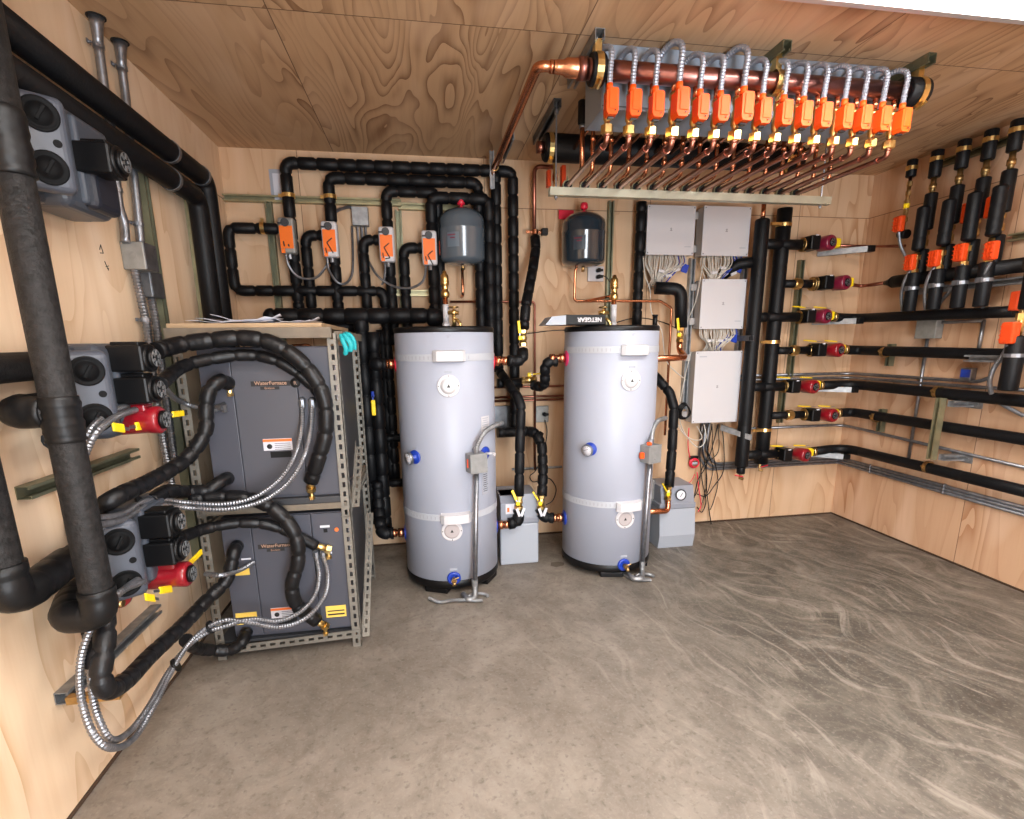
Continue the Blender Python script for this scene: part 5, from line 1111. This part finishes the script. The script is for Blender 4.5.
def zone_valve():
    t = thing('zone_valve', (0, 0, 0), '', 'zone valve', 'orange zone valves hanging from the copper header')
    build('outlet_stub', MB().cyl((0, 0, -.03), (0, 0, -.085), .012, 14), copper, t)
    m = MB().rev([(.012, -.08), (.017, -.085), (.017, -.105), (.012, -.108), (.013, -.13), (.018, -.14), (.018, -.18), (.012, -.19), (.014, -.205), (.020, -.207), (.020, -.236), (.013, -.24)][::-1], (0, 0, 0), (0, 0, 1), 12)
    build('valve_body', m, brass, t)
    build('compression_nut', MB().cyl((0, 0, -.205), (0, 0, -.236), .0265, 6), brass, t)
    a = build('actuator', MB().prism([(-.025, -.045), (-.018, -.060), (.018, -.060), (.025, -.045), (.025, .030), (.020, .038), (-.010, .038), (-.025, .026)], (.0, -.028, -.130), (1, 0, 0), (0, 0, 1), .048), orange, t)
    build('conduit_boss', MB().cyl((-.008, -.052, -.096), (-.008, -.052, -.070), .0135, 14), orange, a)
    build('cover_ridge', MB().box((.002, -.0775, -.134), (.034, .004, .070), None, .0018), orange, a)
    build('button', MB().cyl((.010, -.077, -.176), (.010, -.0815, -.176), .003, 8), blk, a)
    build('manual_lever', MB().box((.0, -.045, -.194), (.026, .020, .008), None, .003), dark, a)
    build('conduit_whip', MB().tube(spline([V((-.008, -.052, -.072)), V((-.008, -.056, -.02)), V((-.004, -.056, .028)), V((-.006, -.044, .060)), V((-.018, -.010, .078)), V((-.030, .032, .074)), V((-.038, .062, .055))], 6), .0125, 12, 'flex', .0115), simple('whip_grey', (.33, .355, .42), .42, .6), a)
    return t
def copy_tree(o, parent=None):
    c = o.copy(); col.objects.link(c)
    if parent is not None: c.parent = parent
    for ch in [x for x in bpy.data.objects if x.parent == o and x is not c]: copy_tree(ch, c)
    return c
zv = zone_valve()
hi = {3: .030, 6: .030}
pcl_p = None
for i in range(N):
    x = X0+DX*i; o = zv if i == 0 else copy_tree(zv)
    s = 1.12 if i in hi else 1.; dz = hi.get(i, 0)
    o.location = (x, YH, ZH+dz*.9); o.scale = (s, s, s); o.rotation_euler = (0, 0, random.uniform(-.06, .06))
    extra = ', mounted higher with a bigger brass nut' if i in hi else ''
    o['label'] = ordn[i]+(' from the left' if 0 < i < 14 else '')+' of fifteen orange zone valves hanging from the copper header'
    # circuit pipe: down, elbow, level back over the rail
    zb = 2.345; r = .0115 if i not in hi else .0145; zt = ZH+dz*.9-.236*s
    m = MB().tube(fillet([V((x, YH, zt+.01)), V((x, YH, zb)), V((x, YT+.03, zb))], .05, 8), r, 12); m.cyl((x, YH, zt-.012), (x, YH, zt+.004), r*1.25, 12); m.cyl((x, YH+.045, zb), (x, YH+.06, zb), r*1.25, 12)
    tag(build('circuit_pipe', m, coppd), ordn[i]+(' from the left' if 0 < i < 14 else '')+' of fifteen copper circuit pipes running from the orange valves', 'pipe', 'copper circuit pipes')
    # return riser
    xr_ = X0+.092+DX*i
    if i < 14 or True:
        zb2 = 2.375; m = MB().tube(fillet([V((xr_, -.62, 2.60)), V((xr_, -1.03, 2.60)), V((xr_, -1.03, zb2)), V((xr_, YT+.05, zb2))], .035, 6), .0105, 12)
        for zz in (2.395+.03, 2.52): m.cyl((xr_, -1.03, zz), (xr_, -1.03, zz+.02), .0135, 12)
        tag(build('return_riser', m, copper), ordn[i]+(' from the left' if 0 < i < 14 else '')+' of fifteen upright copper risers behind the orange valves', 'pipe', 'copper return risers')
    cl = ringclamp((x, YT, zb), (0, 1, 0), .0240, .020, 16, .0045); cl.cyl((x, YT, zb+.022), (x, YT, zb+.048), .004, 6)
    o2 = tag(build('cushion_clamp', cl, zincy), ordn[i]+(' from the left' if 0 < i < 14 else '')+' of fifteen cushion clamps on the strut rail', 'clamp', 'clamps on the strut rail')
    build('cushion', MB().cyl((x, YT-.014, zb), (x, YT+.014, zb), .0225, 14), blk, o2)
vx = U(582, 150, y=-1.03).x
o = tag(build('air_vent_pipe', MB().cyl((vx, -1.03, 2.385), (vx, -1.03, 2.60), .0125, 12), copper), 'upright copper stub with a black foam cap left of the return risers', 'pipe'); build('foam_cap', MB().cyl((vx, -1.03, 2.59), (vx, -1.03, 2.70), .024, 16, bev=.006), foam, o); build('collar', MB().cyl((vx, -1.03, 2.575), (vx, -1.03, 2.592), .017, 12), steel, o)
for k, x in enumerate((1.985, 2.03)):
    pass
o = tag(build('wall_sensor', MB().box(U(548.5, 179, y=-.3), (.025, .05, .10), None, .006), orange3), 'orange sided valve body half hidden behind the left rod of the rail', 'valve')
px_ = U(555, 178, y=-.3); build('valve_stem', MB().cyl(px_-V((0, 0, .07)), px_+V((0, 0, .09)), .011, 8).cyl(px_-V((0, 0, .02)), px_+V((0, 0, .02)), .018, 6), brass, o)
build('second_block', MB().box(U(563, 176, y=-.3), (.03, .05, .12), None, .006), orange3, o)

# ================================================================== TWO UPRIGHT HEADERS AND SEVEN PUMPED LINES
y1h, y2h = -.20, -.13
xh1 = 3.668; xh2 = 3.885
xh1 = (U(760, 234, y=y1h).x+U(743, 460, y=y1h).x)/2; xh2 = (U(782, 234, y=y2h).x+U(765, 428, y=y2h).x)/2
h1 = tag(build('upright_header', MB().tube([V((xh1, y1h, .52)), V((xh1, y1h, 2.375))], .050, 20, 'wrap', .6, groove=.03, dome=.4), foam), 'left of two thick black upright headers right of the white control boxes', 'header pipe', 'black upright headers')
h2 = tag(build('upright_header', MB().tube([V((xh2, y2h, .53)), V((xh2, y2h, 2.46))], .052, 20, 'wrap', .6, groove=.03), foam), 'right of two thick black upright headers right of the white control boxes', 'header pipe', 'black upright headers')
build('copper_top', MB().cyl((xh1, y1h, 2.36), (xh1, y1h, 2.47), .016, 12), copper, h1)
build('foot_cap', MB().cyl((xh1, y1h, .47), (xh1, y1h, .54), .033, 16, bev=.006), foam, h1)
o = build('drain_valve', MB().cyl((xh1, y1h, .425), (xh1, y1h, .475), .011, 8).cyl((xh1-.01, y1h, .44), (xh1+.01, y1h-.03, .43), .012, 8), bronze, h1); build('drain_handle', MB().box((xh1-.025, y1h-.02, .458), (.07, .014, .008), Matrix.Rotation(.2, 3, 'Y'), .002), redp, o)
o = build('drain_valve', MB().cyl((xh2-.01, y2h, .49), (xh2-.01, y2h, .535), .011, 8).cyl((xh2-.03, y2h-.02, .48), (xh2+.0, y2h-.03, .475), .011, 8), bronze, h2); build('drain_handle', MB().box((xh2+.02, y2h-.02, .51), (.06, .012, .008), Matrix.Rotation(-.2, 3, 'Y'), .002), redp, o)
for zz in (2.27, 1.42, .86):
    build('pipe_clamp', ringclamp((xh2, y2h, U(770, {2.27: 225, 1.42: 342, .86: 429}[zz], y=y2h).z), (0, 0, 1), .053, .024, 20, .003).bb((xh2-.13, y2h-.05, U(770, {2.27: 225, 1.42: 342, .86: 429}[zz], y=y2h).z-.010), (xh2-.05, y2h-.03, U(770, {2.27: 225, 1.42: 342, .86: 429}[zz], y=y2h).z+.010)), brass, h2)
strut('wall_strut', 'short pale strut arm reaching from the lowest control box to the left upright header', U(721, 430, y=-.10), U(751, 440, y=-.26), (0, 0, 1), galv)
strut('wall_strut', 'short dark strut arm at the left upright header below the third control box', U(737, 341, y=-.10), U(751, 341, y=-.27), (0, 0, 1), gboxd)
strut('wall_strut', 'upper green upright strut right of the two black headers, behind the pump lines', (U(795, 320, y=-.02).x, -.001, 1.22), (U(795, 320, y=-.02).x, -.001, 2.12), (0, -1, 0), zincg)
strut('wall_strut', 'lower short green strut upright right of the two black headers', (U(780, 415, y=-.02).x, -.001, .84), (U(780, 415, y=-.02).x, -.001, 1.14), (0, -1, 0), zincg)
YP = -.16
xR = 4.655
def rz(u, v): return U(u, v, x=xR).z
def line(nm, v, ufrom, hdrx, uf, up, us, uend, label, after, dark_=False, first=None, lever_=True, arm=None, vslope=0.):
    """flange, pump, yellow valve along +x at height of pixel row v; uf flange, up pump box, us red face"""
    y = YP; z = U(up, v, y=y).z; X = lambda u: U(u, v, y=y).x
    a = V((hdrx, y, z)); t = thing('pump_line', V((X(up), y, z-.05)), label, 'pump', 'circulator pumps on the right of the back wall')
    Xn = lambda u: U(u, v, y=YP-.085).x; xf, xp, xs, xe = X(uf), Xn(up), Xn(us+1), Xn(uend)
    build('branch_pipe', MB().tube([V((hdrx+.02, y+.0, z)), V((xf-.03, y, z))], .036 if not first else .030, 14, 'wrap', .3), foam, t)
    if first: q = build('branch_valve', MB().cyl((X(first)-.02, y, z), (X(first)+.02, y, z), .042, 8).cyl((X(first)-.03, y, z), (X(first)+.03, y, z), .034, 12), brass, t)
    m = MB().cyl((xf-.022, y, z), (xf-.008, y, z), .050, 20).cyl((xf-.005, y, z), (xf+.010, y, z), .052, 20).cyl((xf-.04, y, z), (xf+.05, y, z), .026, 14)
    for k in range(4): an = PI/4+k*PI/2; m.cyl((xf-.030, y+math.cos(an)*.040, z+math.sin(an)*.040), (xf+.018, y+math.cos(an)*.040, z+math.sin(an)*.040), .006, 6)
    build('flange', m, bronze, t)
    m = MB().cyl((xp-.045, y, z), (xe-.02, y, z), .022, 12).box((xp, y-.035, z+.003), (.078, .12, .10), None, .010); build('control_case', m, blk, t)
    rr = maroon if dark_ else red
    b = build('motor', MB().rev([(.036, 0), (.052, .012), (.054, .10), (.048, .112)], (xs-.005, y-.01, z), V((.25, -1, 0)), 26).cyl((xp+.03, y, z), (xs+.02, y, z), .034, 16), rr, t)
    dial(b, V((xs-.005, y-.01, z))+V((.25, -1, 0)).normalized()*.106, (.25, -1, 0), r=.030)
    build('status_light', MB().box((xp+.0, y-.10, z+.050), (.02, .008, .008)), paper, t)
    m = MB().cyl((xe-.045, y, z), (xe+.03, y, z), .027, 12).sph((xe-.01, y, z), .036, 14); v_ = build('outlet_valve', m, brass, t)
    build('valve_hub', MB().box((xe-.005, y-.040, z+.008), (.075, .05, .070), None, .016), yellow, v_)
    if lever_:
        lever(v_, (xe+.0, y-.03, z+.060), (-1, -.1, .08), .15, .020, t=.009); lever(t, (xf+.04, y-.03, z+.064), (-1, -.1, .08), .16, .020, t=.009)
    if arm:
        zz = z-.055; p0 = V((xp-.02, -.001, zz)); 
        A_ = strut('support_arm', 'galvanised support arm with a black end cap under the '+nm+' pump line', V((xe+.02, -.002, zz)), V((X(arm), -.24, zz)), (0, 0, 1), galv, group='support arms under pump lines')
        build('end_cap', MB().box(V((X(arm), -.24, zz+.02)), (.05, .05, .045), None, .004), blk, A_)
    # the pipe beyond
    if after is not None:
        P, r, style, mat = after; P = [V((xe+.03, y, z))]+mix(P)
        o = tag(build('insulated_pipe' if mat is foam else 'copper_pipe', MB().tube(fillet(P, .18 if mat is foam else .04, 8), r, 16, style, .9, groove=.04), mat), {'foam': 'smooth black', 'cop': 'thin copper'}['foam' if mat is foam else 'cop']+' pipe leaving the '+nm+' pump line and turning along the right wall', 'pipe', 'pipes from the pump lines')
        if mat is foam:
            build('open_collar', MB().cyl(P[0]+V((.03, 0, 0)), P[0]+V((.055, 0, 0)), r*1.06, 16), bronze, o)
        return o
    return None
line('topmost', 245, 765, xh1, 804, 815, 825, 840, 'topmost pump line right of the black headers, a dark red circulator under a lever', ([('w', 4.68, -.13, rz(862, 248)), ('w', 4.68, U(905, 246, x=4.68).y, U(905, 246, x=4.68).z)], .010, None, coppd), True, lever_=False, arm=862)
line('second', 284, 785, xh2, 814, 829, 840, 853, 'second pump line from the top, dark red circulator with bare copper beyond', ([('w', 4.62, -.14, 1.915), ('w', 4.62, -.36, 1.915)], .013, None, coppd), True, first=797, lever_=False)
line('third', 317, 765, xh1, 801, 811, 821, 834, 'third pump line from the top, dark red circulator above a support arm', ([('w', 4.60, -.13, rz(850, 319)), ('w', 4.64, -1.25, rz(1010, 312))], .034, 'wrap', foam), True, arm=851)
o = line('fourth', 350, 778, xh2, 812, 822, 834, 845, 'fourth pump line from the top, red circulator with its round dial showing', ([('w', xR, -.15, 1.425), ('w', xR, -1.9, rz(1020, 355)-.01)], .036, 'wrap', foam), False, first=794)
line('fifth', 386, 755, xh1, 786, 796, 809, 820, 'fifth pump line from the top, bright red circulator above a support arm', ([('w', xR-.02, -.15, rz(850, 384)), ('w', xR-.02, -1.9, 1.145)], .036, 'wrap', foam), False, arm=846)
line('sixth', 414, 770, xh2, 806, 816, 828, 838, 'sixth pump line from the top, bright red circulator below a yellow lever', ([('w', xR+.01, -.15, rz(850, 412)), ('w', xR+.01, -1.9, .925)], .036, 'wrap', foam), False, first=789)
line('lowest', 453, 750, xh1, 779, 788, 801, 813, 'lowest pump line, bright red circulator just above the conduits on the back wall', ([('w', xR-.02, -.15, .632), ('w', xR-.02, -1.9, .635)], .036, 'wrap', foam), False, arm=838)
# clamps on those pipes
def rclamp(u, v, x, r, lab, st=True):
    p = U(u, v, x=x); o = tag(build('pipe_clamp', ringclamp(p, (0, 1, 0), r, .026, 18, .004).cyl(p+V((-r-.002, 0, .0)), p+V((-r-.02, 0, .012)), .008, 6), bronze), lab, 'clamp', 'clamps on the right wall pipes'); return p
rclamp(885, 352, xR, .037, 'brass clamp on the fourth black pipe near the right corner'); rclamp(938, 392, xR-.02, .037, 'brass clamp on the fifth black pipe above the upright strut'); rclamp(876, 417, xR+.01, .037, 'brass clamp on the sixth black pipe near the right corner'); rclamp(928, 467, xR-.02, .037, 'brass clamp on the lowest black pipe below the upright strut')
strut('wall_strut', 'short green strut behind the fourth black pipe near the right corner', (W-.001, U(891, 352, x=4.72).y, U(891, 366, x=4.72).z), (W-.001, U(891, 352, x=4.72).y, U(891, 344, x=4.72).z), (-1, 0, 0), zincg)
strut('wall_strut', 'short green strut behind the sixth black pipe near the right corner', (W-.001, U(882, 418, x=4.72).y, U(882, 432, x=4.72).z), (W-.001, U(882, 418, x=4.72).y, U(882, 409, x=4.72).z), (-1, 0, 0), zincg)
a, b = U(944, 398, x=4.60), U(937, 460, x=4.60)
strut('standoff_strut', 'upright strut standing off the right wall between the fifth and lowest black pipes', (4.60, a.y, b.z), (4.60, a.y, a.z), (-1, 0, 0), zincy)
for v0, lab in ((403, 'upper'), (458, 'lower')):
    z = U(944, v0, x=4.60).z; y = a.y; o = strut('wall_bracket', lab+' steel bracket arm joining the standoff strut to the right wall', (4.60, y-.03, z), (W-.002, y-.05, z), (0, -1, 0), galv)
    build('base_plate', MB().bb((W-.008, y-.14, z-.03), (W-.001, y+.0, z+.03), .002).cyl((W-.008, y-.11, z), (W-.014, y-.11, z), .010, 6), galv, o)

# ------------------------------------------------------------------ RIGHT WALL: ceiling strut, distribution headers, five valve drops
strut('wall_strut', 'dark strut high along the right wall just under the ceiling behind the pipe tops', (W-.001, -.50, 2.655), (W-.001, -2.2, 2.655), (-1, 0, 0), zincg)
xu = 4.62
uh = tag(build('level_header', MB().tube([V((xu, -.42, 1.915)), V((xu, -.50, 1.915)), V((xu, -1.28, 1.912))], .042, 18), foam), 'upper thick black level header on the right wall behind the orange valves', 'header pipe', 'black level headers on the right wall')
build('tapered_end', MB().rev([(.016, 0), (.022, .03), (.042, .07), (.042, .08)], (xu, -.35, 1.915), (0, -1, 0), 18), foam, uh)
a = strut('wall_strut', 'level strut with pale clamps behind the lower halves of the five valve drops', (4.66, -.50, 1.83), (4.66, -1.36, 1.83), (-1, 0, 0), galv)
strut('wall_strut', 'short level strut end at the right edge beside the fifth valve drop', (W-.001, -1.08, 2.09), (W-.001, -1.45, 2.09), (-1, 0, 0), zincy)
dr = [  # top u, v, then measured points down each drop
 ((913, 160), (900, 224), None, 'first'),
 ((938, 152), (911.5, 262), (911, 312), 'second'),
 ((965, 142), (936, 258), (933, 312), 'third'),
 ((992, 132), (962, 252), (959, 310), 'fourth'),
 ((1019, 120), (993, 250), (990, 308), 'fifth')]
for i, (tp, ac, bt, nm) in enumerate(dr):
    xw = 4.60; y = U(tp[0], tp[1], x=xw).y; pa = U(ac[0], ac[1], x=xw-.04); zt_ = 2.71
    t = thing('valve_drop', (xw, y, 1.65 if bt else 2.2), nm+' upright copper and black valve drop on the right wall, counted from the corner', 'valve assembly', 'valve drops on the right wall')
    r0 = .035 if i else .031; zc_ = U(tp[0], tp[1]+24, x=xw).z if i else 2.62
    build('top_sleeve', MB().cyl((xw, y, (2.545 if i else 2.60)), (xw, y, zt_), r0, 18, bev=.005), foam, t)
    build('pipe_clamp', ringclamp((xw, y, 2.655), (0, 0, 1), r0+.001, .024, 18, .003).box((xw-r0, y, 2.655), (.012, .03, .03), None, .003), brass, t)
    if i == 0:
        m = MB().cyl((xw, y, 2.25), (xw, y, 2.60), .010, 10); build('copper_pipe', m, coppd, t)
        m = MB().cyl((xw, y, 2.31), (xw, y, 2.575), .012, 10)
        for zz, rr in ((2.56, .017), (2.50, .016), (2.44, .018), (2.38, .015), (2.33, .018)): m.cyl((xw, y, zz-.018), (xw, y, zz+.012), rr, 8)
        vb = build('valve_body', m, bronze, t); build('yellow_tag', MB().cyl((xw-.001, y, 2.40), (xw-.001, y, 2.43), .019, 8), yellow, vb)
        build('valve_joint', MB().cyl((xw, y+.02, 2.235), (xw, y-.04, 2.225), .03, 12), foam, t)
        ya = U(900, 224, x=xw-.03).y; za = U(900, 224, x=xw-.03).z
    else:
        build('copper_pipe', MB().cyl((xw, y, 2.44), (xw, y, 2.55), .016, 12).cyl((xw, y, 2.475), (xw, y, 2.505), .022, 10), bronze, t)
        build('rear_sleeve', MB().tube(fillet([V((xw, y, 2.455)), V((xw, y, 2.30)), V((xw, y, 2.22))], .03), .036, 16, dome=.3), foam, t)
        ys_ = y-.012; xs_ = xw-.055
        build('front_sleeve', MB().tube([V((xs_, ys_, 2.37)), V((xs_, ys_, 2.085))], .037, 18, 'wrap', .5 if i < 4 else .07, dome=.5, groove=.05), foam, t)
        build('bypass_valve', MB().cyl((xw, y, 2.08), (xw, y, 2.24), .014, 10).cyl((xw, y, 2.12), (xw, y, 2.16), .022, 6).cyl((xw, y, 2.19), (xw, y, 2.215), .021, 6), bronze, t)
        build('lower_sleeve', MB().cyl((xw, y, 1.92), (xw, y, 2.10), .034, 14, bev=.005), foam, t)
        build('valve_body', MB().cyl((xs_, ys_, 1.93), (xs_, ys_, 2.08), .015, 10).cyl((xs_, ys_, 2.03), (xs_, ys_, 2.06), .024, 6).cyl((xs_, ys_, 1.94), (xs_, ys_, 1.97), .022, 6), brass, t)
        zbot = 1.69
        sl_ = build('supply_sleeve', MB().tube([V((xs_, ys_, 1.95)), V((xs_, ys_, zbot))], .038, 18, dome=.2), foam, t)
        build('pipe_clamp', ringclamp((xs_, ys_, 1.845), (0, 0, 1), .039, .02, 16, .003).box((xs_-.040, ys_, 1.845), (.014, .04, .03), None, .003), steel, sl_)
        pa2 = U(ac[0], ac[1], x=xs_-.04); ya = pa2.y; za = pa2.z; ya += .018
    xa = xw-.03 if i == 0 else xs_-.02
    a = build('actuator', MB().box((xa-.005, ya, za), (.046, .056, .105), None, .010, seg=2), orange3, t)
    m = MB()
    for k in range(4): m.box((xa-.033, ya, za-.036+.024*k), (.006, .058, .006))
    for k in range(3): m.box((xa-.033, ya-.018+.018*k, za), (.006, .004, .09))
    build('actuator_ribs', m, orange3, a)
    P = [V((xa, ya, za-.05)), V((xa-.005, ya+.030, za-.12)), V((xa, ya+.042, za-.21)), V((xa+.02, ya+.035, za-.32))] if i else [V((xa, ya, za-.055)), V((xa, ya-.03, za-.15)), V((xa+.01, ya-.10, za-.27)), V((xa+.04, ya-.12, za-.36))]
    if i == 4: P = mix([(991, 262, 'x', 4.52), (985, 273, 'x', 4.52), (981, 288, 'x', 4.53), (983, 308, 'x', 4.56)])
    if i == 3: P = mix([(962, 264, 'x', 4.52), (960, 275, 'x', 4.53), (950, 291, 'x', 4.56), (940, 303, 'x', 4.62), (935, 318, 'x', 4.66)])
    build('flexible_conduit', MB().tube(spline(P, 6), .011, 10, 'flex', .007), steel, a)
    if 0 < i: # second, hidden actuator beside the rear sleeve
        pz = U((0, 0, 931, 968, 995)[i] if False else 0, 0, x=xw).z if False else 2.22
        if i in (3, 4):
            build('rear_actuator', MB().box((xw+.01, y+.075, 2.27), (.05, .05, .12), None, .01), orange3, t)
# sixth drop at the right edge
t = thing('valve_drop', (4.5, -1.42, 1.35), 'valve drop at the right edge of the photo, its orange actuator above the black pipes', 'valve assembly', 'valve drops on the right wall')
P = mix([(1024, 300, 'x', 4.50), (1008, 392, 'x', 4.50)]); P = snap(P, (1, 2)); yv = P[0].y
build('supply_sleeve', MB().tube([V((4.50, yv, 1.21)), V((4.50, yv, 1.52))], .045, 18, dome=.2), foam, t)
build('upper_sleeve', MB().cyl((4.52, yv-.01, 1.66), (4.52, yv-.01, 2.15), .045, 18, bev=.006), foam, t)
build('valve_body', MB().cyl((4.50, yv, 1.50), (4.50, yv, 1.68), .016, 10).cyl((4.50, yv, 1.60), (4.50, yv, 1.64), .026, 6), brass, t)
pa = U(1010, 333, x=4.46); a = build('actuator', MB().box(pa, (.055, .07, .12), None, .01), orange3, t); m = MB()
for k in range(4): m.box(pa+V((-.029, 0, -.036+.024*k)), (.006, .064, .006))
build('actuator_ribs', m, orange3, a)
build('flexible_conduit', MB().tube(spline([pa-V((0, 0, .06))]+mix([(1005, 352, 'x', 4.50), (993, 370, 'x', 4.52), (990, 385, 'x', 4.56), (996, 400, 'x', 4.66), (1024, 416, 'x', 4.70)]), 6), .013, 10, 'flex', .008), steel, a)
build('rear_actuator', MB().box(U(1016, 301, x=4.60), (.04, .05, .11), None, .01), orange3, t)
build('pipe_clamp', ringclamp((4.50, yv, 1.41), (0, 0, 1), .046, .02, 16, .003), steel, t)
strut('wall_strut', 'level strut at the right edge under the sixth valve drop', (4.60, U(968, 365, x=4.60).y, 1.385), (4.60, -1.9, 1.385), (-1, 0, 0), galv)
# junction boxes and conduits on the right wall
jr = jbox('grey junction box on the right wall below the level black header', U(929, 329, x=4.705), (.06, .15, .13), gbox, 'x', ko=False)
def rc(label, P, r=.011, bend=.08, group='steel conduits on the right wall'): return tag(build('steel_conduit', MB().tube(fillet(mix(P), bend, 6), r, 10), steel), label, 'conduit', group)
xc = W-.018
rc('long steel conduit dropping from the junction box down the right wall', [('w', xc, U(929, 330, x=xc).y, 1.58), ('w', xc, U(929, 330, x=xc).y, U(912, 462, x=xc).z)])
rc('steel conduit dropping behind the fourth black pipe on the right wall', [('w', xc, U(984, 320, x=xc).y, 1.62), ('w', xc, U(984, 320, x=xc).y, 1.36)])
rc('steel conduit level from the junction box to the right', [('w', xc, U(935, 324, x=xc).y, 1.615), ('w', xc, U(984, 322, x=xc).y, 1.615)])
xm_ = U(742, 376, y=-.02).x
for dz, nm in ((0, 'upper'), (-.035, 'lower')):
    rc(nm+' of two level conduits at mid height round the right corner', [('w', 3.66, -.018, 1.235+dz), ('w', xc-.0, -.018, 1.235+dz), ('w', xc, -1.05, 1.235+dz)]+([('w', xc, -1.12, 1.27)] if dz == 0 else [('w', xc, -1.35, 1.205)]), bend=.12)
rc('level conduit along the back and right walls between the sixth pipe and the lowest', [('w', 3.75, -.018, .80), ('w', xc, -.018, .80), ('w', xc, -2.3, .72)], bend=.12)
zb_ = .505
for k, (dz, nm) in enumerate(((.0, 'lowest'), (.023, 'second lowest'), (.046, 'third lowest'))):
    zz = .47+dz; rc(nm+' of three conduits running low round the right corner', [('w', 3.42+.03*k, -.05, .98), ('w', 3.42+.03*k, -.018, zz+.12), ('w', 3.50+.03*k, -.018, zz), ('w', xc-.005, -.018, zz), ('w', xc, -.05, zz), ('w', xc, -2.3, zz)] if k < 3 else [], bend=.10)
m = MB()
for yy in (-.35, -.95):
    for zz in (.47, .493, .516): m.rev([(.012, -.008), (.015, -.008), (.015, .008), (.012, .008)], (xc, yy, zz), (0, 1, 0), 12)
tag(build('conduit_strap', m, steel), 'small steel straps on the low conduits of the right wall', 'straps')
p = U(968, 374, x=W-.03); jb = jbox('small blue-fronted junction box on the right wall between two black pipes', p, (.04, .07, .08), steel, 'x', ko=False); build('blue_face', MB().box(p+V((-.022, 0, .005)), (.003, .06, .05)), blue, jb)

# ------------------------------------------------------------------ camera, world, exposure
cam = bpy.data.cameras.new('camera'); co = bpy.data.objects.new('camera', cam); col.objects.link(co); sc.camera = co
Mx = Matrix((RT, UP, -FW)).transposed().to_4x4(); Mx.translation = CAM; co.matrix_world = Mx
cam.sensor_width = 36; cam.sensor_fit = 'HORIZONTAL'; cam.lens = FPX/1024*36; cam.shift_x = (512-PPX)/1024; cam.shift_y = (PPY-409.5)/1024; cam.clip_start = .02
w = bpy.data.worlds.new('world'); sc.world = w; w.use_nodes = True; w.node_tree.nodes['Background'].inputs[0].default_value = (.9, .95, 1, 1); w.node_tree.nodes['Background'].inputs[1].default_value = .3
sc.view_settings.view_transform = 'Standard'; sc.view_settings.look = 'None'; sc.view_settings.gamma = 1; sc.view_settings.use_curve_mapping = False
sc.view_settings.exposure = 1.3
sc.cycles.max_bounces = 8; sc.cycles.diffuse_bounces = 6; sc.cycles.glossy_bounces = 4; sc.cycles.use_denoising = True; sc.cycles.caustics_reflective = False; sc.cycles.caustics_refractive = False
for o in bpy.data.objects:
    if '_o' in o: del o['_o']
